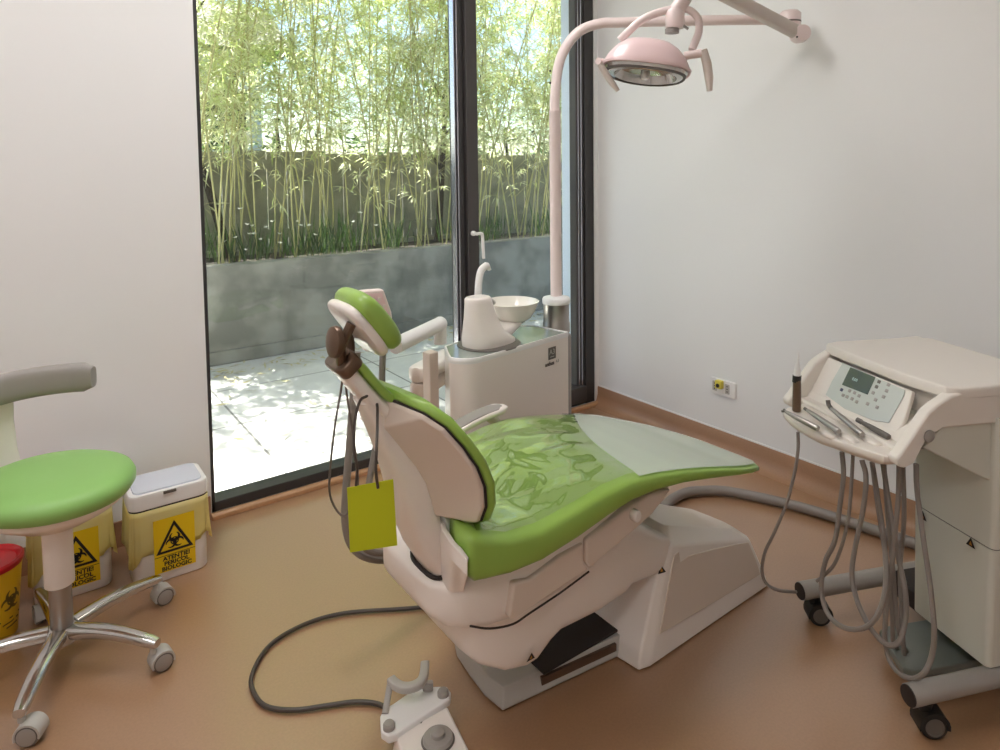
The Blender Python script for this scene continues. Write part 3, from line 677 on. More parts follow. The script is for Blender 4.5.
for i, ((x, z), hw) in enumerate(zip(BX, HW)):
    d = Vector((BX[min(i+1, N-1)][0]-BX[max(i-1, 0)][0], 0, BX[min(i+1, N-1)][1]-BX[max(i-1, 0)][1])).normalized(); nn = Vector((d.z, 0, -d.x))
    c = Vector((x, YB, z)) + nn*.001; k = .975 if 0 < i < N-1 else .82
    rings.append(ell(c, (0, 1, 0), nn, hw*k, .0035, 4, 28))
loft(bm, rings); link('seam_piping', bm, 'gap', ch)
for o_ in list(ch.children):
    if o_.name.split('.')[0] in ('back_cushion', 'back_shell', 'seam_piping'):
        for v in o_.data.vertices: v.co.x -= (v.co.y + ch.location.y - YB)*.13
# neck: cushion tongue and bracket
NX = [(.592, .848, .085), (.575, .845, .075), (.558, .862, .06), (.545, .885, .055), (.528, .910, .052), (.520, .920, .045)]
NX = [(p.x, p.z, h_) for p, h_ in ((onY(396, 408, YB), .062), (onY(385, 402, YB), .056), (onY(374, 393, YB), .05), (onY(362, 380, YB), .046), (onY(352, 368, YB), .044), (onY(345, 361, YB), .042))]
def neck(off, th, k, m, name):
    bm = BM(); rings = []; N = len(NX)
    for i, (x, z, hw) in enumerate(NX):
        d = Vector((NX[min(i+1, N-1)][0]-NX[max(i-1, 0)][0], 0, NX[min(i+1, N-1)][1]-NX[max(i-1, 0)][1])).normalized(); nn = Vector((d.z, 0, -d.x))
        rings.append(ell(Vector((x, YB, z))+nn*off, (0, 1, 0), nn, hw*k, th*(.6 if i == N-1 else 1), 3.5, 24))
    loft(bm, rings); return link(name, bm, m, ch, smooth=60)
neck(.010, .010, 1, 'green', 'neck_cushion'); neck(-.014, .016, .9, 'plastic', 'neck_bracket')
e0_, e1_ = Vector((NX[-2][0], YB, NX[-2][1])), Vector((NX[-1][0], YB, NX[-1][1])); ed_ = (e1_-e0_).normalized(); en_ = Vector((ed_.z, 0, -ed_.x))
bm = BM(); loft(bm, [ell(e1_+ed_*q-en_*.004, (0, 1, 0), en_, .047*k, .026*k, 4, 24) for q, k in ((-.012, .96), (-.008, 1), (.010, 1), (.015, .9))]); link('neck_end_cap', bm, 'brown', ch, smooth=50)
# headrest
hd = Vector((.58, 0, -.80)).normalized(); hn = Vector((-hd.z, 0, hd.x)); hc = onY(363, 322, YB); YK = YB
def pill(name, off, L, T, hw, m, parent, e=3.0):
    bm = BM(); rings = []; K = 12
    for k in range(K+1):
        t = -1+2*k/K; s = max(.06, (1-abs(t)**3.2))**(1/3.2)
        rings.append(ell(hc+Vector((0, t*hw, 0))+hn*off, hd, hn, L*(.35+.65*s), T*(.25+.75*s), e, 28))
    loft(bm, rings); return link(name, bm, m, parent, smooth=70)
hr = pill('headrest', .012, .072, .027, .076, 'green', ch, 2.6)
pill('headrest_shell', -.015, .068, .015, .071, 'plastic', hr, 3.2)
bm = BM(); tube(bm, [hc-hn*.03+Vector((-.02, -.05, .03)), hc-hn*.045+Vector((-.03, -.04, -.01)), onY(340, 345, YB-.03), onY(342, 366, YB-.02)], .010, 10, 5)
tube(bm, [hc-hn*.03+Vector((-.0, .02, -.0)), onY(350, 348, YB+.02), onY(348, 366, YB+.01)], .010, 10, 5)
tube(bm, [onY(342, 352, YB-.02), onY(344, 364, YB)], .014, 12, 0); br = link('headrest_bracket', bm, 'brown', ch, bev=.003)
kd = Vector((-.98, -.12, .1)).normalized(); kp = onY(335, 342, YB-.04)
bm = BM(); lathe(bm, [(.018, -.008), (.0255, -.006), (.027, 0), (.0255, .006), (.018, .009), (.001, .010)], kp, kd, 28, 1, 1.15); link('adjusting_knob', bm, 'brown', br, smooth=50)
# armrest on the far side
ar = BM()
a0, a1 = onY(452, 432, 1.63), onY(504, 407, 1.63)
dx = (a1-a0)
bm = BM(); rings = []
for k in range(9):
    t = k/8; c = a0 + dx*(t*1.12-.1) + Vector((0, .0, .008*sin(t*PI))); rings.append(ell(c, (0, 1, 0), (0, 0, 1), .032*(1 if 0 < k < 8 else .5), .011*(1 if 0 < k < 8 else .5), 3.5, 20))
loft(bm, rings); am = link('armrest', bm, 'plastic', ch, smooth=60)
bm = BM(); rings = []
for k in range(9):
    t = k/8; c = a0 + dx*(t*.98-.06) + Vector((0, -.002, .008*sin(t*PI)+.0105)); rings.append(ell(c, (0, 1, 0), (0, 0, 1), .024*(1 if 0 < k < 8 else .4), .003, 3.5, 20))
loft(bm, rings); link('arm_pad', bm, 'grey', am, smooth=60)
bm = BM(); tube(bm, [onY(487, 416, 1.63), onY(500, 425, 1.63), onY(513, 436, 1.62), onY(516, 446, 1.60)], .013, 12, 5); link('arm_post', bm, 'plastic', am)

# clear wrap over the seat, milky cover over the foot end
def ztop(x, y):
    for a, b in zip(stt[:-1], stt[1:]):
        if a[0] <= x <= b[0]:
            t = (x-a[0])/(b[0]-a[0]); y0, y1, z1, z0 = [a[i]+(b[i]-a[i])*t for i in (1, 2, 4, 3)]
            v = (y-(y0+y1)/2)/((y1-y0)/2); v = max(-.999, min(.999, v))
            return (z0+z1)/2 + (z1-z0)/2*(1-abs(v)**5.5)**(1/5.5)
    return stt[-1][4]
bm = BM(); nx, ny = 46, 38; g = []
rnd = [(random.uniform(8, 26), random.uniform(22, 60)*random.choice((-1, 1)), random.uniform(0, 6.3), random.uniform(.4, 1)) for _ in range(7)]
for i in range(nx+1):
    row = []
    for j in range(ny+1):
        u = i/nx; v = j/ny; x = .70+(1.147+.03*sin(v*PI*.5)+.19*v*v-.70)*u; y = 1.105+((1.575 if x > .86 else 1.36+(x-.70)*1.34)-1.105)*v; e = min(1, 6*u, 6*(1-u), 6*v, 6*(1-v))
        h = sum(q*sin(kx*x+ky*y+ph+1.3*sin(9*y+ph)) for kx, ky, ph, q in rnd)/4
        row.append(bm.verts.new((x, y, ztop(x, y)+.006+e*.011*max(-.25, h))))
    g.append(row)
for i in range(nx):
    for j in range(ny): bm.faces.new((g[i][j], g[i+1][j], g[i+1][j+1], g[i][j+1]))
tag(link('seat_wrap', bm, 'wrap', loc=(1, 1.33, .57), smooth=180), 'crinkled clear plastic wrap lying over the green seat', 'plastic wrap')
bm = BM(); nx, ny = 30, 26; g = []
def fy(x):
    for a, b in zip(stt[:-1], stt[1:]):
        if a[0] <= x <= b[0]:
            t = (x-a[0])/(b[0]-a[0]); return a[1]+(b[1]-a[1])*t, a[2]+(b[2]-a[2])*t
    return stt[-1][1:3]
for i in range(nx+1):
    row = []
    for j in range(ny+1):
        v = j/ny; u = i/nx
        x0 = 1.15+.03*sin(v*PI*.5)+.19*v*v; x = x0 + (1.648-x0)*u; y0, y1 = fy(x); y = y0+.012+(y1-y0-.02)*v
        row.append(bm.verts.new((x, y, ztop(x, y)+.0045)))
    g.append(row)
for i in range(nx):
    for j in range(ny): bm.faces.new((g[i][j], g[i+1][j], g[i+1][j+1], g[i][j+1]))
tag(link('foot_cover', bm, 'milky', loc=(1.45, 1.33, .52), smooth=180), 'milky translucent protective cover on the foot end of the chair', 'cover')

# ------------------------------------------------------------------ lime card hanging on the chair back, loose cord
fr0 = onY(347, 487.5, 1.16)
bm = BM(); q = [onY(347, 488, 1.16), onY(393, 479.5, 1.13), onY(397, 545.5, 1.13), onY(350, 552.5, 1.16)]
cd = thing('hanging_card', (q[0]+q[2])/2, 'lime green square card hanging by a dark cord behind the backrest', 'card')
prism(bm, q, (.0015, .0018, 0)); link('card', bm, 'lime', cd)
bm = BM(); k0 = onY(377, 404, 1.22)
tube(bm, [k0, onY(377.5, 412, 1.2), onY(377, 440, 1.15), onY(376, 470, 1.135), onY(378, 488, 1.138)], .0028, 7, 6); link('cord', bm, 'hosed', cd)
bm = BM(); tube(bm, [onY(367, 396, 1.22), onY(360, 401, 1.20), onY(355, 420, 1.18), onY(354, 450, 1.16), onY(357, 468, 1.155), onY(356, 488, 1.157)], .0028, 7, 6); link('cord', bm, 'hosed', cd)
bm = BM(); tube(bm, [onY(343, 370, 1.25), onY(341, 390, 1.3), onY(335, 425, 1.3), onY(330, 470, 1.3), onY(330, 495, 1.32), onY(338, 512, 1.36), onY(346, 515, 1.4), onY(354, 500, 1.40), onY(358, 480, 1.38), onY(354, 440, 1.35), onY(347, 395, 1.33), onY(345, 370, 1.27)], .0024, 7, 6)
tag(link('pull_cord', bm, 'greyd', loc=(.516, YC, .89)), 'thin grey cord looped from the headrest joint', 'cord')
mat_plate = mat('plate_grey', rgb(128, 132, 126), .4)
mat_key = mat('pink_keypad', rgb(246, 214, 216), .35)
mat_digit = mat('display_digit', rgb(176, 200, 200), .4)
mat_navy = mat('navy_key', rgb(44, 44, 80), .4)
mat_adapt = mat('yellow_adapter', rgb(236, 220, 90), .5)
M['greyl2'] = mat('warm_grey_plastic', rgb(216, 204, 196), .4)
# ------------------------------------------------------------------ cuspidor unit beside the chair
ua = math.radians(10); uu, uv = Vector((cos(ua), sin(ua), 0)), Vector((-sin(ua), cos(ua), 0))
UO = onY(569, 370, 1.9); UO.z = 0                     # right end of the front face, on the floor
def US(u, v, z=0): return UO - uu*u + uv*v + Vector((0, 0, z))   # u runs to the left, v to the back
def pU(x, y, v):                                      # a sight line met at depth v behind the face
    return on(x, y, uv, UO.dot(uv)+v)
UT = .69
un = thing('dental_unit', US(.25, .12), 'cream cuspidor unit with rinsing bowl behind the patient chair', 'dental unit')
UW = .545
plan = [(0, .004), (.004, 0), (UW-.10, 0)]
for k in range(1, 7): plan.append((UW-.10+.075*sin(k*PI/12), .075*(1-cos(k*PI/12))))
plan += [(UW-.06, .13), (UW-.11, .2), (.06, .25), (0, .16)]
bm = BM(); loft(bm, [[US(u, v, z) for u, v in plan] for z in (.03, .035, UT-.02, UT-.016)]); link('body', bm, 'plastic', un, bev=.003)
bm = BM()
def inset(k, z): 
    c = (.25, .11); return [US(c[0]+(u-c[0])*k, c[1]+(v-c[1])*k, z) for u, v in plan]
loft(bm, [inset(1.0, UT-.018), inset(1.004, UT-.012), inset(1.0, UT-.003), inset(.992, UT), inset(.965, UT), inset(.96, UT-.006)]); link('top_rim', bm, 'white', un)
bm = BM(); loft(bm, [inset(.975, UT-.006), inset(.975, UT-.003)]); link('tray_top', bm, 'pearl', un)
bm = BM(); loft(bm, [[US(q, v, z) for q, v in ((-.108, .085), (-.09, .06), (.05, .06), (.05, .17), (-.09, .17), (-.108, .15))] for z in (.002, .03, .64, .66)]); link('side_column', bm, 'grey', un, bev=.012)
bm = BM(); loft(bm, [[US(u*.97+.01, v*.9+.02, z) for u, v in plan] for z in (.001, .03)]); link('foot', bm, 'greyd', un)
# badge and small lettering on the front face
fr = frame_of(pU(552, 353, -.0006), uu, (0, 0, 1))
bm = BM(); disc2(bm, [(-.021, -.022), (.021, -.022), (.021, .022), (-.021, .022)], fr, .0006); bd = link('badge', bm, 'greyd', un, smooth=0); bd['label'] = 'dark square badge'
bm = BM(); text_mesh(bm, 'A3', .027, fr, 0, .004, .0012, .0004); ribbon(bm, [(-.011, -.013), (.011, -.013)], .003, fr, z=.0012); link('lettering', bm, 'greyl', bd, smooth=0)
bm = BM(); text_mesh(bm, 'anthos', .0185, fr, -.014, -.037, .0008, .0012); text_mesh(bm, 'A3', .016, fr, .029, -.036, .0008, 0); link('lettering', bm, 'greyd', un, smooth=0)
# spittoon tower and bowl
tc = onZ(489, 343, UT); tw = thing
bm = BM(); rings = []
for z, r, s in ((UT+.001, .100, 0), (UT+.010, .100, .001), (UT+.025, .088, .012), (UT+.05, .072, .027), (UT+.10, .057, .040), (UT+.15, .048, .047), (UT+.166, .046, .05), (UT+.172, .040, .05), (UT+.173, .03, .05)):
    rings.append(ell(tc-uu*s+Vector((0, 0, z)) - Vector((0, 0, tc.z)), uu, uv, r, min(.07, r*.85), 2.6, 28))
loft(bm, rings); tower = link('spittoon_tower', bm, 'plastic', un, smooth=60)
bcn = onZ(511, 303, .80)
bm = BM(); rings = []
for t, zz, hw, hh in ((0, UT+.03, .06, .03), (.35, UT+.032, .06, .026), (.7, UT+.040, .058, .016), (1.0, UT+.046, .05, .010), (1.25, UT+.052, .035, .005)):
    rings.append(ell(tc.lerp(bcn, t)*1.0 + Vector((0, 0, zz-(tc.lerp(bcn, t)).z)), (bcn-tc).cross(Vector((0, 0, 1))).normalized(), (0, 0, 1), hw, hh, 3, 20))
loft(bm, rings); link('bowl_support', bm, 'plastic', un, smooth=60)
bm = BM(); BR = .104
lathe(bm, [(.035, UT+.040), (.055, UT+.043), (.076, UT+.058), (.091, UT+.082), (BR, UT+.113), (BR+.001, UT+.117), (BR-.003, UT+.118), (.088, UT+.086), (.070, UT+.062), (.03, UT+.052), (.012, UT+.050), (.001, UT+.050)], (bcn.x, bcn.y, 0), n=44)
bo = link('rinsing_bowl', bm, 'bowl', un, smooth=60)
bm = BM(); lathe(bm, [(.012, 0), (.013, .006), (.006, .012), (.001, .013)], (bcn.x, bcn.y, UT+.050), n=20); link('drain', bm, 'white', bo)
bm = BM(); tube(bm, [pU(478, 296, .16), pU(479, 280, .16), pU(481.5, 270, .158), pU(487, 265, .155)], .013, 12, 6); 
tube(bm, [pU(486, 265.5, .155), pU(487.5, 264.5, .155), pU(489.5, 270, .155)], .007, 10, 4)
link('cup_filler', bm, 'white', tower)
bm = BM(); tube(bm, [pU(484, 302, .12), pU(490, 300, .12), pU(494, 303, .12)], .008, 10, 5); link('bowl_rinser', bm, 'greyl', tower)
bm = BM(); lathe(bm, [(.112, 0), (.112, .004), (.108, .006)], (tc.x, tc.y, UT-.004), n=36); link('tower_gasket', bm, 'greyd', un)
# panel post and swivel arms at the left end
bm = BM(); loft(bm, [[Vector((p.x, p.y, 0))+uv*dv+Vector((0, 0, z)) for p, dv in ((pU(439.5, 400, .16), 0), (pU(430.5, 400, .16), 0), (pU(430.5, 400, .16), .04), (pU(439.5, 400, .16), .04))] for z in (.002, .01, UT-.006, UT)]); link('end_panel', bm, 'shell', un, bev=.004)
bm = BM(); tube(bm, [pU(446, 378, .16), pU(430, 374, .16), pU(420, 376, .14)], .030, 16, 5); 
rings = []
ka, kb = pU(452, 366, .34), pU(416, 382, .24)
kd_ = (kb-ka); kd_.z = 0; kd_.normalize(); ks = kd_.cross(Vector((0, 0, 1)))
for t in (0, .06, .5, .85, .95, 1.0):
    w_ = {0: .03, .06: .04, .5: .044, .85: .044, .95: .036, 1.0: .018}[t]; rings.append(ell(Vector((ka.x, ka.y, .600)).lerp(Vector((kb.x, kb.y, .600)), t), ks, (0, 0, 1), w_, .026, 4, 20))
bm.free(); bm = BM(); loft(bm, rings); sw = link('swivel_arm', bm, 'plastic', un, smooth=60)
bm = BM(); rings = [[p+Vector((0, 0, 0)) for p in ell(Vector((ka.x, ka.y, .546)).lerp(Vector((kb.x, kb.y, .546)), t), ks, (0, 0, 1), w_, .024, 4, 20)] for t, w_ in ((0, .03), (.06, .038), (.85, .040), (.95, .032), (1, .016))]
loft(bm, rings); link('arm_collar', bm, 'shell', sw, smooth=60)
jp = pU(440, 324, .13)
bm = BM(); lathe(bm, [(.022, -.065), (.022, 0)], jp, n=20); link('arm_post', bm, 'white', un)
ap = onY(395, 346, 1.78)
bm = BM(); tube(bm, [jp, ap], lambda t: .024, 16, 0); bmesh.ops.create_uvsphere(bm, u_segments=18, v_segments=10, radius=.0245, matrix=Matrix.Translation(jp))
link('assistant_arm', bm, 'white', un, smooth=60)
# assistant holder with its pink keypad and hanging suction tubes
hp = [onY(x, y, 1.74) for x, y in [(362, 291), (384, 289.5), (392, 312), (395, 340), (384, 352), (366, 352), (360, 330)]]
bm = BM(); prism(bm, hp, (.0, .03, 0)); ah = link('assistant_holder', bm, 'pink', un, bev=.006)
bm = BM(); a_ = [onY(x, y, 1.7385) for x, y in [(364.5, 294), (382, 293), (389, 313), (389, 327), (374, 312)]]; prism(bm, a_, (0, .002, 0)); link('keypad', bm, mat_key, ah)
bm = BM()
for x, y in ((372, 299), (379, 299), (377, 305), (384, 306), (383, 312), (386, 318)):
    p = onY(x, y, 1.7375); bmesh.ops.create_cube(bm, size=1, matrix=Matrix.Translation(p) @ Matrix.Diagonal((.009, .003, .007, 1)))
link('key', bm, 'pink', ah)
for k, (pp, r) in enumerate((([(357, 352), (355, 375), (353, 400), (350, 440), (346, 490), (345, 520), (350, 543), (363, 556), (385, 560), (412, 555), (440, 548)], .0125), ([(383, 350), (382, 380), (382, 405), (377, 440), (370, 478), (364, 520), (362, 542), (370, 551), (388, 553), (412, 548), (438, 541)], .011))):
    Yh = 1.66
    bm = BM(); tube(bm, [onY(x, y, Yh-.02*k) if i < 8 else onY(x, y, Yh-.02*k+.02*(i-7)) for i, (x, y) in enumerate(pp)], r*.8, 10, 6)
    link('suction_hose', bm, 'hose', un)
mat_dummy = None

# ------------------------------------------------------------------ operating lamp on its pole
PX, PY = 1.728, 2.1
pb = onZ(555, 331, UT)
LP = Vector((pb.x+.0, pb.y+.035, 0))
LP = on(555.5, 200, uv, UO.dot(uv)+.12); LP.z = 0
lm = thing('operating_lamp', LP, 'pale pink operating lamp on a tall bent pole over the chair', 'lamp')
bm = BM(); lathe(bm, [(.054, .6612), (.054, UT+.005), (.051, UT+.010), (.051, UT+.085), (.052, UT+.087)], LP, n=36); link('pole_base', bm, 'steel', lm)
bm = BM(); lathe(bm, [(.054, UT+.082), (.055, UT+.086), (.055, UT+.100), (.051, UT+.106), (.026, UT+.112)], LP, n=36); link('base_collar', bm, 'white', lm)
def onL(x, y): return on(x, y, RDIR2, LP.dot(RDIR2))
RDIR = Vector((RR.x, RR.y, 0)).normalized(); RDIR2 = Vector((0, 0, 1)).cross(RDIR)
zb = onL(557, 100).z; zt = onL(620, 22).z
bm = BM(); lathe(bm, [(.0225, UT+.1), (.0225, zb-.05), (.0235, zb-.048), (.0235, zb-.04)], LP, n=24); link('pole', bm, 'pink', lm)
e1 = onL(783, 19.5)
bm = BM(); tube(bm, [Vector((LP.x, LP.y, zb-.05)), Vector((LP.x, LP.y, zb)), onL(558, 68), onL(566, 47), onL(580, 31), onL(600, 23.5), onL(620, 22.5), onL(700, 20.5), e1], .0195, 16, 8)
link('bent_arm', bm, 'pink', lm, smooth=60)
for y_ in (71, 83): 
    bm = BM(); lathe(bm, [(.004, 0), (.004, .006), (.001, .007)], onL(551, y_)-RDIR2*.002, -RDIR, 10); link('set_screw', bm, 'gap', lm)
ej = onL(790, 22)
bm = BM(); lathe(bm, [(.020, -.030), (.038, -.026), (.040, -.0), (.040, .032), (.030, .042), (.001, .044)], ej, n=32); jn = link('joint', bm, 'pink', lm, smooth=60)
bm = BM(); lathe(bm, [(.040, -.003), (.0408, 0), (.040, .003)], ej, n=32); link('joint_seam', bm, 'greyd', jn)
# spring arm climbing back over the chair, then the drop link down to the lamp head
HC = EYE + ray(655, 62)*1.93
s0 = on(800, 34, RDIR2, ej.dot(RDIR2)-.04); s1 = EYE + ray(735, 0)*((s0-EYE).dot(F)*.955); s2 = s0 + (s1-s0)*2.55
def beam(name, a, b, w0, h0, m, par):
    d = (b-a).normalized(); sd_ = d.cross(Vector((0, 0, 1))).normalized(); up = sd_.cross(d); bm = BM()
    loft(bm, [ell(a+d*t, sd_, up, w0*k, h0*k, 5, 20) for t, k in ((0, .7), (.012, 1), ((b-a).length-.012, 1), ((b-a).length, .7))]); return link(name, bm, m, par, smooth=50)
beam('spring_arm', s0-(s1-s0).normalized()*.02, s2, .020, .024, 'greyl2', lm)
bm = BM(); lathe(bm, [(.030, -.03), (.034, 0), (.030, .03)], s0, F.cross(Vector((0, 0, 1))).cross(Vector((0, 0, 1)))*-1, 24); link('spring_joint', bm, 'pink', jn, smooth=60)
bm = BM(); lathe(bm, [(.0035, -.001), (.0035, .002)], on(797, 37, RDIR2, s0.dot(RDIR2)-.036), -RDIR2, 10); link('joint_screw', bm, 'gap', jn)
FH = Vector((F.x, F.y, 0)).normalized()
def LH(x, y, d=0): return on(x, y, FH, HC.dot(FH)+d)      # points on the upright plane through the lamp head
pv = LH(676, 22)
tdir = LH(700, -60)
bm = BM(); tube(bm, [s2, s2.lerp(tdir, .6)+Vector((0, 0, .05)), tdir, LH(688, -10), LH(677, 10), pv], lambda t: .024-.004*t, 16, 6); link('drop_link', bm, 'pink', lm, smooth=60)
bm = BM(); lathe(bm, [(.025, -.012), (.027, -.008), (.027, .03), (.022, .04)], LH(675, 24), (0, 0, 1), 24); yk = link('yoke_pivot', bm, 'pink', lm)
bm = BM(); lathe(bm, [(.020, 0), (.020, .012)], LH(672, 29), (0, 0, -1), 20); tube(bm, [LH(681, 24, -.01), LH(688, 29, -.02)], .004, 8, 0); link('brake_knob', bm, 'grey', yk)
# yoke
bm = BM(); tube(bm, [LH(620, 40, .02), LH(628, 32, .01), LH(645, 18, 0), LH(668, 10, 0), LH(686, 9, 0), LH(697, 17, 0), LH(699, 30, 0), LH(695, 42, -.01), LH(692, 50, -.02)], .0115, 14, 8, flat=.75); link('yoke', bm, 'pink', lm, smooth=60)
# head: pillow shaped body, open underneath with a mirror reflector
cx_, cz_ = LH(648, 62), None
ex = (LH(692, 62)-LH(604, 62)).normalized(); hz_ = Vector((0, 0, 1)); fy_ = FH
tiltv = (hz_*.94 - fy_*-.34).normalized(); tn = ex.cross(tiltv).normalized()
px1 = (LH(649, 62)-LH(648, 62)).length
def hd_(x, y, d): return LH(x, y, d)
bm = BM(); rings = []
# rows from the top crown to the rim; each row is an outline seen from the front and pushed back in depth
K = 28
def outline(c, hx_, hy_, e, lift=0):
    o = []
    for i in range(K):
        t = 2*PI*i/K; x, y = cos(t), sin(t)
        X = math.copysign(abs(x)**(2/e), x); Yv = math.copysign(abs(y)**(2/e), y)
        o.append(c + ex*(hx_*X) + fy_*(hy_*Yv) + hz_*(lift*(X*X) ))
    return o
hw_ = 45*px1
hcen = LH(646, 66)
for zz, a, b, e, lf in ((.072, .34, .24, 2.3, 0), (.069, .54, .46, 2.6, -.004), (.056, .74, .70, 2.7, -.014), (.032, .89, .88, 2.6, -.016), (.000, .97, .97, 2.4, -.004), (-.012, 1.0, 1.0, 2.4, .004), (-.020, .985, .985, 2.4, .006), (-.020, .93, .92, 2.4, .006)):
    rings.append([p + hz_*zz for p in outline(hcen, hw_*a, .085*b, e, lf)])
loft(bm, rings, cap=False); bm.faces.new([v for v in bm.verts[:K]][::-1]); 
# tip the head so its lit side looks down and towards the viewer
rot = Matrix.Translation(hcen) @ Matrix.Rotation(math.radians(-11), 4, ex) @ Matrix.Rotation(math.radians(7), 4, fy_) @ Matrix.Translation(-hcen)
bmesh.ops.transform(bm, matrix=rot, verts=bm.verts[:]); hd0 = link('lamp_head', bm, 'pinkh', lm, smooth=45)
bm = BM(); rings = []
for zz, a in ((-.019, .93), (-.030, .88), (-.034, .70), (-.010, .60), (.004, .4), (.010, .12)):
    rings.append([p + hz_*zz for p in outline(hcen, hw_*a, .085*a, 2.2, .004*a)])
loft(bm, rings, cap=False); bm.faces.new(bm.verts[-K:])
bmesh.ops.transform(bm, matrix=rot, verts=bm.verts[:]); rf = link('reflector', bm, 'chrome', hd0, smooth=25)
bm = BM(); rings = [[p + hz_*zz for p in outline(hcen, hw_*a, .085*a, 2.2, .005)] for zz, a in ((-.028, .90), (-.034, .885), (-.034, .84), (-.028, .84))]
loft(bm, rings + [rings[0]], cap=False); bmesh.ops.transform(bm, matrix=rot, verts=bm.verts[:]); link('reflector_rim', bm, 'greyd', hd0)
bm = BM(); lathe(bm, [(.010, -.034), (.014, -.02), (.012, -.002), (.001, 0)], hcen+hz_*-.005, n=20); bmesh.ops.transform(bm, matrix=rot, verts=bm.verts[:]); link('bulb_shield', bm, 'white', hd0)
for sgn, pts in ((1, [(703, 50), (707, 64), (709, 78), (709.5, 91)]), (-1, [(600, 64), (606, 74), (612, 83), (618, 91)])):
    bm = BM(); P_ = [LH(x, y, -.03) for x, y in pts]; rings = []
    for i, p in enumerate(P_):
        d = (P_[min(i+1, 3)]-P_[max(i-1, 0)]).normalized(); rings.append(ell(p, d.cross(FH).normalized(), FH, (.011, .0125, .0115, .007)[i]*(1 if sgn > 0 else .75), .014, 2.5, 16))
    loft(bm, rings); link('grip_handle', bm, 'greyl2', hd0, smooth=60)
bm = BM(); tube(bm, [LH(684, 56, -.02), LH(702, 53, -.03)], .012, 14, 0); link('handle_pin', bm, 'pink', hd0); bm = BM(); tube(bm, [LH(603, 62, -.0), LH(598, 61, -.02)], .010, 12, 0); link('handle_pin', bm, 'pink', hd0)

# ------------------------------------------------------------------ delivery cart on the right
CA, CW = Vector((.917, -.40, 0)), Vector((.40, .917, 0))          # back, far
def C(s, w, z): return CA*s + CW*w + Vector((0, 0, z))
def onS(x, y, s): return on(x, y, CA, s)
def onW(x, y, w): return on(x, y, CW, w)
ct = thing('delivery_cart', C(1.42, 1.40, 0), 'cream wheeled dental instrument cart with grey tube feet', 'dental cart')
def crx(pl_, zs, m, name, par, **k):
    bm = BM(); loft(bm, [[C(s, w, z) for s, w in pl_(q)] for z, q in zs]); return link(name, bm, m, par, **k)
def body_plan(q):
    c = (1.54, 1.327); hs, hw2 = .156, .112+.010*q
    return [(c[0]+a_, c[1]+b_) for a_, b_ in rrect(hs, hw2, .014, 5)]
crx(body_plan, ((.125, 0), (.13, .02), (.405, .55), (.41, .55)), 'cartg', 'lower_cabinet', ct, bev=.002, smooth=40)
crx(lambda q: [(1.54+(s-1.54)*.985, 1.327+(w-1.327)*.985) for s, w in body_plan(q)], ((.405, .55), (.416, .55)), 'gap', 'cabinet_seam', ct)
crx(body_plan, ((.413, .56), (.42, .56), (.715, 1.0), (.722, 1)), 'cartg', 'upper_cabinet', ct, smooth=40)
fr = frame_of(onS(923, 515, 1.3825), -CW, (0, 0, 1)); warn_tri(ct, fr, .026)
fr = frame_of(onS(971, 542, 1.3825), -CW, (0, 0, 1)); warn_tri(ct, fr, .026)
# head: side profile in (s, z), drawn out along w
W0, W1 = 1.215, 1.635
prof_ = [(1.40, .795), (1.56, .800), (1.585, .785), (1.585, .715), (1.45, .708), (1.24, .712), (1.20, .695), (1.165, .640), (1.14, .632), (1.122, .640), (1.118, .655), (1.135, .672), (1.200, .752), (1.222, .766), (1.262, .785), (1.30, .791)]
bm = BM(); prism(bm, [C(s, W0, z) for s, z in prof_], CW*.030); prism(bm, [C(s, W1-.03, z) for s, z in prof_], CW*.030)
hdx = link('console_cheek', bm, 'cartw', ct, bev=.006)
inner = [(1.40, .788), (1.56, .793), (1.575, .785), (1.575, .72), (1.45, .714), (1.24, .712), (1.20, .69), (1.165, .645), (1.15, .652), (1.155, .662), (1.240, .664), (1.280, .748), (1.282, .782)]
bm = BM(); prism(bm, [C(s, W0+.028, z) for s, z in inner], CW*(W1-W0-.056)); link('console_body', bm, 'cartw', ct, bev=.005)
tp = [(1.247, 1.325), (1.262, 1.232), (1.29, 1.215), (1.36, 1.213), (1.56, 1.215), (1.585, 1.24), (1.585, 1.60), (1.55, 1.630), (1.29, 1.648), (1.262, 1.640), (1.249, 1.62)]
bm = BM(); loft(bm, [[C(1.42+(s-1.42)*k, 1.43+(w-1.43)*k, z) for s, w in tp] for z, k in ((.772, .985), (.775, 1), (.789, 1), (.797, .985), (.800, .95))]); link('console_top', bm, 'cartw', ct, bev=.002, smooth=30)
# slanted instrument panel
A_, B_, D_ = onS(905, 391, 1.235), onS(836, 356, 1.235), onS(826, 398, 1.195)
A_ = C(1.240, 1.322, .766); B_ = C(1.240, 1.588, .766); D_ = C(1.186, 1.588, .672)
pex, pey = (A_-B_).normalized(), (B_-D_).normalized(); pn = pex.cross(pey).normalized()
PWd, PHt = (A_-B_).length, (B_-D_).length
def onP(x, y, h=0):
    p = on(x, y, pn, B_.dot(pn)); return p + pn*h
bm = BM(); a_ = [B_+pex*PWd*u+pey*PHt*(v-1)-pn*.014 for u, v in ((-.06, 1.03), (1.06, 1.03), (1.12, .3), (1.08, -.14), (.5, -.24), (-.08, -.14), (-.12, .3))]
prism(bm, a_, pn*.013); pan = link('control_panel', bm, 'cartw', ct, bev=.004)
bm = BM(); a_ = [onP(x, y, 0) for x, y in [(843, 363), (905, 390), (904, 396), (889, 423), (872, 420), (845, 409), (826, 395), (832, 382)]]
prism(bm, a_, pn*.0012); film = link('panel_film', bm, 'panelg', pan)
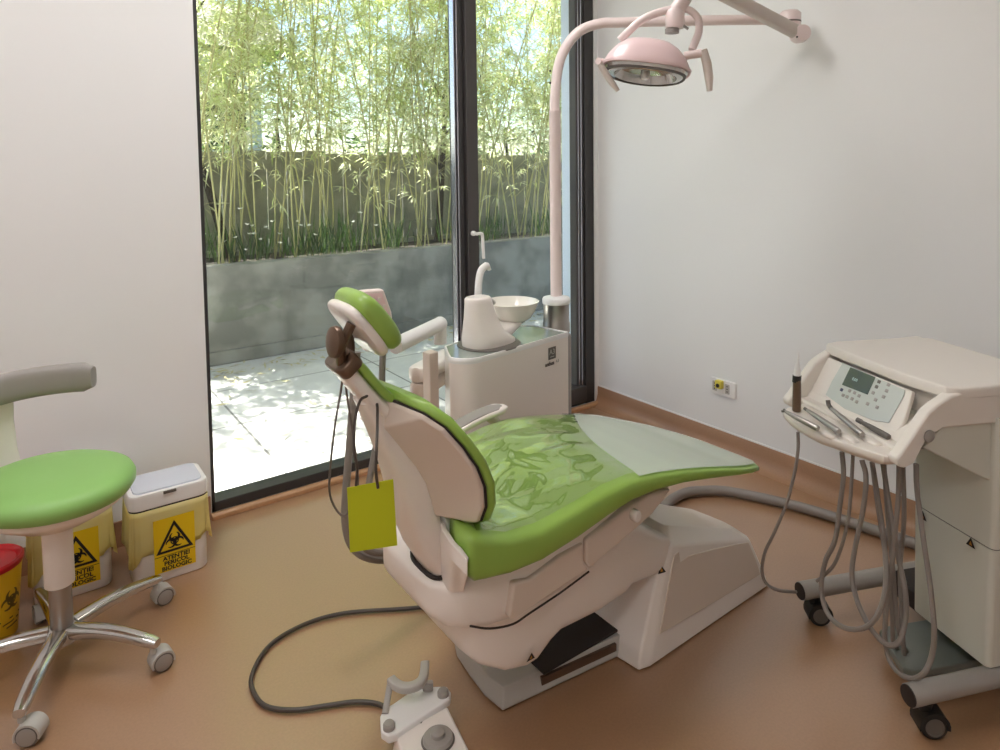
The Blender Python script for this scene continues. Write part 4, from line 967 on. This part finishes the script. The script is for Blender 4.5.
bm = BM(); a_ = [onP(x, y, .0014) for x, y in [(851, 367.5), (876, 377.5), (868, 395), (842.5, 385)]]; prism(bm, a_, pn*.0008); scn = link('display_screen', bm, 'screen', pan)
bm = BM()
for q in ([(853, 378), (859, 380), (858, 383), (852, 381)], [(873, 378), (875, 379), (874, 381), (872, 380)]): disc2(bm, [(p.x, p.y) for p in []] or [(0, 0), (1, 0), (0, 1)], lambda u, v, z, q=q: onP(q[0][0]+(q[1][0]-q[0][0])*u+(q[3][0]-q[0][0])*v, q[0][1]+(q[1][1]-q[0][1])*u+(q[3][1]-q[0][1])*v, .0026))
bm.free(); bm = BM(); frs = frame_of(onP(855.5, 380, .0024), pex, pey); text_mesh(bm, '0:00', .011, frs, 0, 0, 0, .0003); link('display_digits', bm, mat_digit, scn, smooth=0)
for k, (x, y) in enumerate(((842, 390), (843.5, 395.5), (850, 391), (847.5, 397), (855, 393), (852.5, 399), (859.5, 396), (857, 402), (879.5, 382), (877, 387), (873.5, 393), (889, 385), (887, 391), (884, 397), (876, 400), (868, 404), (877.5, 407.5))):
    bm = BM(); frb = frame_of(onP(x, y, .0012), pex, pey); hh = .0042
    loft(bm, [[frb(u, v, z) for u, v in rrect(hh*1.15*q, hh*q, .0012*q, 2)] for z, q in ((0, 1), (.0008, 1), (.0012, .85))]); o = link('key', bm, mat_navy if k == 0 else ('greyd' if 8 <= k <= 9 else 'grey'), pan)
    if k == 0: o['label'] = 'dark blue key'
# instrument tray with finger notches
edge = [(1.200, 1.235), (1.128, 1.235), (1.085, 1.30)]
notch = [onZ(x, y, .652) for x, y in [(818, 435), (839, 438), (862, 441), (889, 444)]]
npos = [(p.dot(CA), p.dot(CW)) for p in notch]
tips = [onZ(x, y, .662) for x, y in [(785, 418), (806, 416), (829, 418), (858, 427)]]
tray = [(1.20, 1.245), (1.135, 1.235), (1.112, 1.245), (1.075, 1.335), (1.052, 1.395), (1.048, 1.44), (1.050, 1.50), (1.062, 1.545), (1.09, 1.57), (1.20, 1.60)]
bm = BM(); loft(bm, [[C(1.16+(s-1.16)*k, 1.42+(w-1.42)*k, z) for s, w in tray] for z, k in ((.622, .86), (.632, .97), (.640, 1), (.648, 1), (.652, .985))]); link('instrument_tray', bm, 'cartw', ct, bev=.002, smooth=30)
for (s, w) in npos:
    d = (Vector((-.45, -.6, 0))); 
for i in range(4):
    p = notch[i]; t = tips[i]; d = (t-p); d.z = 0; d.normalize(); sd_ = Vector((-d.y, d.x, 0)); bm = BM(); rings = []
    for q, hw3, hh3 in ((-.035, .008, .002), (-.028, .014, .006), (0, .016, .008), (.03, .013, .007), (.04, .006, .002)): rings.append(ell(p + sd_*-.020*(1) + d*q + Vector((0, 0, .652-p.z)), sd_, (0, 0, 1), hw3*.8, hh3, 2.6, 16))
    loft(bm, rings); link('tray_finger', bm, 'cartw', ct, smooth=60)
bm = BM(); prism(bm, [C(s, W0+.010, z) for s, z in ((1.20, .668), (1.25, .716), (1.41, .716), (1.41, .56), (1.385, .57))], CW*.19); link('console_neck', bm, 'cartg', ct, bev=.004)
bm = BM(); lathe(bm, [(.014, 0), (.014, .002), (.012, .003)], onW(929, 436, W0-.0005), -CW, 24); link('side_button', bm, 'grey', ct)
# base plate, tube feet, casters
bm = BM(); bpl = [(1.262, 1.335), (1.285, 1.318), (1.70, 1.30), (1.70, 1.46), (1.33, 1.475), (1.305, 1.465)]
loft(bm, [[C(s, w, z) for s, w in bpl] for z in (.040, .062)]); bpt = link('base_plate', bm, mat_plate, ct, bev=.004)
bm = BM(); loft(bm, [[C(s, w, z) for s, w in [(1.285, 1.34), (1.69, 1.315), (1.69, 1.45), (1.335, 1.462), (1.32, 1.455)]] for z in (.028, .0395)]); link('base_skirt', bm, 'gap', bpt)
bm = BM(); box(bm, (1.45, 1.235, .064), (1.66, 1.60, .124), C); link('chassis', bm, 'gap', ct, bev=.01)
def foot(s0_, w0_, s1_, lab=None):
    bm = BM(); tube(bm, [C(s0_, w0_, .098), C(s1_, w0_, .098)], .024, 20, 0); f_ = link('tube_foot', bm, 'grey', ct, smooth=50)
    bm = BM(); tube(bm, [C(s0_-.003, w0_, .098), C(s0_+.002, w0_, .098)], .0225, 20, 0); link('end_cap', bm, 'gap', f_)
    for sc in ((s0_+.045), (s1_-.05)):
        p = C(sc, w0_, 0); bm = BM(); lathe(bm, [(.012, .05), (.016, .076)], p, n=16)
        cd_ = Vector((.75, -.66, 0)); cs = Vector((.66, .75, 0)); q = p + cd_*.012; rings = []
        for k in range(12):
            a = math.radians(-10+205*k/11); rings.append([q+cd_*(cos(a)*rr)+Vector((0, 0, .031+sin(a)*rr))+cs*wd for rr, wd in ((.034, -.024), (.034, .024), (.027, .024), (.027, -.024))])
        loft(bm, rings); cz = link('caster', bm, 'black', ct, smooth=40)
        bm = BM()
        for sg in (-1, 1): lathe(bm, [(.02, .004), (.0295, .005), (.0305, .01), (.0305, .019), (.026, .022), (.022, .0225)], q+Vector((0, 0, .0308)), cs*sg, 26); 
        link('wheel', bm, 'black', cz, smooth=40)
        bm = BM()
        for sg in (-1, 1): lathe(bm, [(.021, .0222), (.021, .0240), (.018, .0240), (.018, .0226), (.001, .0226)], q+Vector((0, 0, .0308)), cs*sg, 26)
        link('wheel_ring', bm, 'greyd', cz, smooth=40)
foot(1.172, 1.615, 1.72); foot(1.172, 1.222, 1.72)

# instruments lying in the tray, each with its hose
def hose(par, pts, r=.0055, m='hose'):
    bm = BM(); P_ = []
    for q in pts: P_.append(onS(q[0], q[1], q[2]))
    for p in P_: p.z = max(p.z, r+.002)
    tube(bm, P_, r, 8, 7); return link('hose', bm, m, par)
kinds = ['slim grey handpiece with forked tip at the left end of the cart tray', 'long steel handpiece lying second from the left on the cart tray', 'angled steel handpiece with raised dark tip lying third on the cart tray', 'straight grey handpiece with dark tip at the right end of the cart tray']
hs_pts = [
 [(842, 452, 1.13), (843.5, 475, 1.13), (840, 505, 1.13), (835, 540, 1.13), (825, 562, 1.13), (821.5, 590, 1.13), (828, 614, 1.13), (845, 628, 1.13), (866, 627, 1.14), (880, 610, 1.16), (886, 580, 1.18), (884, 540, 1.2), (878, 500, 1.2), (872, 462, 1.2)],
 [(853, 455, 1.14), (851, 490, 1.14), (848, 520, 1.14), (841, 548, 1.14), (833, 566, 1.14), (822, 577, 1.14), (817, 581, 1.14)],
 [(862, 460, 1.15), (866, 478, 1.15), (863, 510, 1.15), (855, 548, 1.15), (852, 575, 1.15), (858, 603, 1.15), (872, 630, 1.16), (888, 645, 1.18), (900, 640, 1.2), (906, 615, 1.22), (905, 590, 1.22), (899, 560, 1.22), (890, 510, 1.22), (883, 464, 1.22)],
 [(899, 466, 1.2), (898, 500, 1.2), (893, 555, 1.2), (887, 600, 1.2), (885, 640, 1.2), (892, 665, 1.2), (908, 678, 1.2), (923, 674, 1.2), (932, 655, 1.22), (934, 628, 1.22), (930, 585, 1.22), (922, 530, 1.22), (917, 490, 1.22), (916, 464, 1.22)]]
for i in range(4):
    p, t = notch[i].copy(), tips[i].copy(); p.z = .6675; t.z = .679 + (.012 if i == 2 else 0)
    hpc = thing('dental_handpiece', p, kinds[i], 'handpiece', 'handpieces in the cart tray')
    d = (p-t).normalized(); L = (p-t).length; bm = BM()
    rad = [(.0, .0035), (.06, .0045), (.2, .0055), (.45, .0068), (.75, .0075), (.95, .0075), (1.0, .0065)]
    az_ = d; ax_ = az_.cross(Vector((0, 0, 1))).normalized(); ay_ = ax_.cross(az_)
    loft(bm, [ell(t+d*(L*k), ax_, ay_, r, r, 2, 14) for k, r in rad]); link('grip', bm, ('steel', 'steel', 'steel', 'greyd')[i], hpc, smooth=60)
    bm = BM()
    if i == 0: tube(bm, [t, t-d*.004+ax_*.008], .003, 8, 0); tube(bm, [t+d*.004, t-d*.006-ax_*.003+Vector((0, 0, .002))], .003, 8, 0)
    elif i == 2: tube(bm, [t+d*.008, t-d*.002+Vector((0, 0, .004)), t-d*.006+Vector((0, 0, .014))], .0055, 10, 4)
    elif i == 3: tube(bm, [t+d*.01, t-d*.003], .006, 10, 0)
    else: tube(bm, [t+d*.006, t-d*.006], .0042, 10, 0)
    link('tip', bm, 'greyd', hpc, smooth=60)
    hose(hpc, hs_pts[i], (.0062, .0045, .0062, .0060)[i])
# upright scaler with pale tip at the far end
b0 = C(1.095, 1.535, .6535)
sy_ = thing('scaler', b0, 'upright brown scaler with pale pointed tip at the tray end', 'scaler')
b1 = onS(797, 376, 1.095); b2 = onS(798.5, 352, 1.095); dd_ = (b1-b0).normalized()
bm = BM(); loft(bm, [ell(b0+(b1-b0)*k, CA, CW, r, r, 2, 16) for k, r in ((0, .010), (.03, .0115), (.9, .0105), (1, .0095))]); link('grip', bm, 'brown', sy_, smooth=50)
bm = BM(); loft(bm, [ell(b1+(b2-b1)*k, CA, CW, r, r, 2, 16) for k, r in ((-.25, .0112), (.03, .0112))]); link('collar', bm, 'black', sy_)
bm = BM(); loft(bm, [ell(b1+(b2-b1)*k, CA, CW, r, r, 2, 14) for k, r in ((.02, .0095), (.35, .0075), (.6, .0035), (1, .0015))]); link('tip', bm, 'white', sy_, smooth=50)
hose(sy_, [(798, 432, 1.095), (798, 450, 1.095), (794, 475, 1.09), (786, 505, 1.08), (774, 533, 1.06), (765, 552, 1.05), (762, 570, 1.05), (766, 583, 1.06), (778, 590, 1.09), (796, 592, 1.16)], .0045, 'hose')
# supply hoses from the head down to the base plate
for k, pts in enumerate(([(872, 462, 1.24), (877, 500, 1.24), (886, 560, 1.26), (892, 610, 1.27), (893, 640, 1.28), (897, 648, 1.30)], [(884, 464, 1.25), (888, 520, 1.25), (893, 570, 1.27), (897, 620, 1.28), (903, 645, 1.3), (907, 652, 1.32)], [(903, 466, 1.26), (904, 520, 1.26), (900, 570, 1.28), (902, 620, 1.29), (904, 655, 1.3)])):
    bm = BM(); tube(bm, [onS(x, y, s) for x, y, s in pts], .0058, 8, 7); link('supply_hose', bm, 'hose', ct)

# ------------------------------------------------------------------ big hose and pedal lead on the floor
bm = BM(); P_ = [onZ(x, y, .021) for x, y in [(655, 522), (668, 503), (684, 493.5), (700, 491), (725, 491), (760, 497.5), (800, 507), (840, 519), (880, 532), (915, 544), (935, 552)]]
tube(bm, P_, .019, 14, 8); tag(link('supply_hose', bm, 'hose', loc=P_[4]), 'thick grey supply hose lying along the floor by the right wall', 'hose')
bm = BM(); P_ = [onZ(x, y, .008) for x, y in [(470, 603), (442, 605.5), (400, 609), (345, 613), (305, 624), (270, 645), (252, 675), (255, 695), (268, 707), (295, 710), (325, 706), (355, 702), (378, 704), (392, 712)]]
tube(bm, P_, .0058, 9, 8); tag(link('pedal_cable', bm, 'hosed', loc=P_[4]), 'dark cable looping over the floor from the foot pedal', 'cable')

# ------------------------------------------------------------------ foot control pedal
fp0 = onZ(428, 735, .05); fp = thing('foot_pedal', (fp0.x, fp0.y, 0), 'cream foot control with grey hooked handle at the bottom edge', 'foot pedal')
FZ = .06
bm = BM(); a_ = [onZ(x, y, FZ) for x, y in [(396, 734), (447, 706), (452, 716), (470, 752), (484, 790), (420, 812), (404, 762)]]
c_ = sum(a_, Vector())/len(a_)
loft(bm, [[Vector((c_.x+(p.x-c_.x)*k, c_.y+(p.y-c_.y)*k, z)) for p in a_] for z, k in ((.002, 1.10), (.01, 1.12), (FZ-.012, 1.03), (FZ-.003, 1.0), (FZ, .96))]); link('housing', bm, 'plastic', fp, bev=.003)
FT_ = FZ+.012
bm = BM(); ears = [(381, 731), (380, 716), (384, 708), (392, 704), (412, 690), (432, 686), (447, 686), (451, 692), (450, 698), (444, 702), (396, 734), (388, 736)]
a_ = [onZ(x, y, FT_) for x, y in ears]; prism(bm, a_, (0, 0, -.02)); br_ = link('bracket', bm, 'white', fp, bev=.004)
for x, y in ((389, 728), (443, 695)):
    bm = BM(); p = onZ(x, y, FT_); lathe(bm, [(.013, 0), (.013, .009), (.010, .013), (.001, .0135)], p, n=24); link('bracket_screw', bm, 'grey', br_)
bm = BM(); hp_ = [(391, 680), (395, 684), (402, 687.5), (411, 687.5), (420, 683), (424, 675), (425, 664)]
rings = []
PP = catmull([onZ(x, y, .105) for x, y in hp_], 4)
for i, p in enumerate(PP):
    d = (PP[min(i+1, len(PP)-1)]-PP[max(i-1, 0)]).normalized(); sd_ = d.cross(Vector((0, 0, 1))).normalized(); rings.append(ell(p, sd_, (0, 0, 1), .0105, .009, 5, 16))
loft(bm, rings); hk = link('hook_handle', bm, 'greyl', fp, smooth=50)
a0_, a1_ = onZ(390, 684, .10), onZ(385, 714, FT_); b0_, b1_ = onZ(428, 682, .10), onZ(428, 690, FT_)
for a_, b_, w_ in ((a0_, a1_, .012), (b0_, b1_, .02)):
    bm = BM(); d = (b_-a_).normalized(); sd_ = Vector((.8, -.6, 0)); loft(bm, [ell(q, sd_, d.cross(sd_), w_*.6, .005, 4, 12) for q in (a_, b_)])
    link('handle_stay', bm, 'grey', hk, smooth=40)
bm = BM(); p = onZ(438, 741, FZ); lathe(bm, [(.033, 0), (.033, .008), (.030, .012), (.016, .014), (.015, .022), (.011, .025), (.001, .026)], p, n=36); link('control_disc', bm, 'grey', fp, smooth=45)
bm = BM(); lathe(bm, [(.0345, -.002), (.0365, .002), (.0345, .004)], p, n=36); link('disc_groove', bm, 'greyd', fp)
bm = BM(); frp = frame_of(onZ(422, 720, FZ+.0005), (.8, .55, 0), (-.55, .8, 0)); disc2(bm, [(-.009, -.003), (.009, -.003), (.009, .004), (-.009, .004)], frp, 0); link('slot', bm, 'gap', fp, smooth=0)

# ------------------------------------------------------------------ wall socket
oc = Vector((RIGHT_X-.001, 1.865, .303))
so_ = thing('wall_socket', oc, 'white wall socket plate with yellow adapter on the right wall', 'socket')
bm = BM(); loft(bm, [[Vector((oc.x-h_, oc.y+u*k, oc.z+v*k)) for u, v in rrect(.068, .036, .005, 4)] for h_, k in ((0, 1), (.006, 1), (.009, .95))]); link('plate', bm, 'white', so_)
for yy in (.042, -.026):
    bm = BM(); loft(bm, [[Vector((oc.x-h_, oc.y+yy+u, oc.z+v)) for u, v in rrect(.012, .022, .003, 3)] for h_ in (.009, .0105)]); md_ = link('socket_module', bm, 'greyl', so_)
    for zz in (-.012, 0, .012):
        bm = BM(); lathe(bm, [(.003, 0), (.003, .0008)], (oc.x-.0106, oc.y+yy, oc.z+zz), (-1, 0, 0), 10); link('socket_hole', bm, 'gap', md_)
bm = BM(); loft(bm, [[Vector((oc.x-h_, oc.y+.010+u, oc.z+.016+v)) for u, v in rrect(.016, .018, .003, 3)] for h_ in (.009, .028, .030)]); ad = link('adapter', bm, mat_adapt, so_); ad['label'] = 'yellow adapter'
bm = BM(); lathe(bm, [(.009, 0), (.009, .004)], (oc.x-.030, oc.y+.010, oc.z+.012), (-1, 0, 0), 16); link('adapter_hole', bm, 'gap', ad)
bm = BM(); lathe(bm, [(.014, 0), (.014, .006), (.010, .007)], (oc.x-.0095, oc.y+.006, oc.z-.014), (-1, 0, 0), 20); link('round_plug', bm, 'white', so_)
# ------------------------------------------------------------------ daylight and view
w = bpy.data.worlds.new('sky'); SC.world = w; w.use_nodes = True; nt = w.node_tree
sk = nt.nodes.new('ShaderNodeTexSky'); sk.sky_type = 'NISHITA'; sk.sun_disc = False; sk.sun_elevation = math.radians(58); sk.sun_rotation = math.radians(-20)
nt.links.new(sk.outputs[0], nt.nodes['Background'].inputs[0]); nt.nodes['Background'].inputs[1].default_value = .36
sun = bpy.data.lights.new('sun', 'SUN'); sun.energy = 28; sun.angle = math.radians(.6); sun.color = (1, .95, .86)
so = bpy.data.objects.new('sun', sun); COL.objects.link(so)
el, az = math.radians(60.5), math.radians(107)       # azimuth measured from +x towards +y
sd = Vector((cos(el)*cos(az), cos(el)*sin(az), sin(el)))
so.rotation_euler = sd.to_track_quat('Z', 'Y').to_euler(); so.location = (2, 6, 8)
vs = SC.view_settings; vs.view_transform = 'Standard'; vs.look = 'None'; vs.gamma = 1; vs.exposure = 0; vs.use_curve_mapping = False
SC.display_settings.display_device = 'sRGB'
cy = SC.cycles
cy.use_denoising = True; cy.max_bounces = 10; cy.transparent_max_bounces = 24; cy.sample_clamp_indirect = 6; cy.caustics_reflective = False; cy.caustics_refractive = False
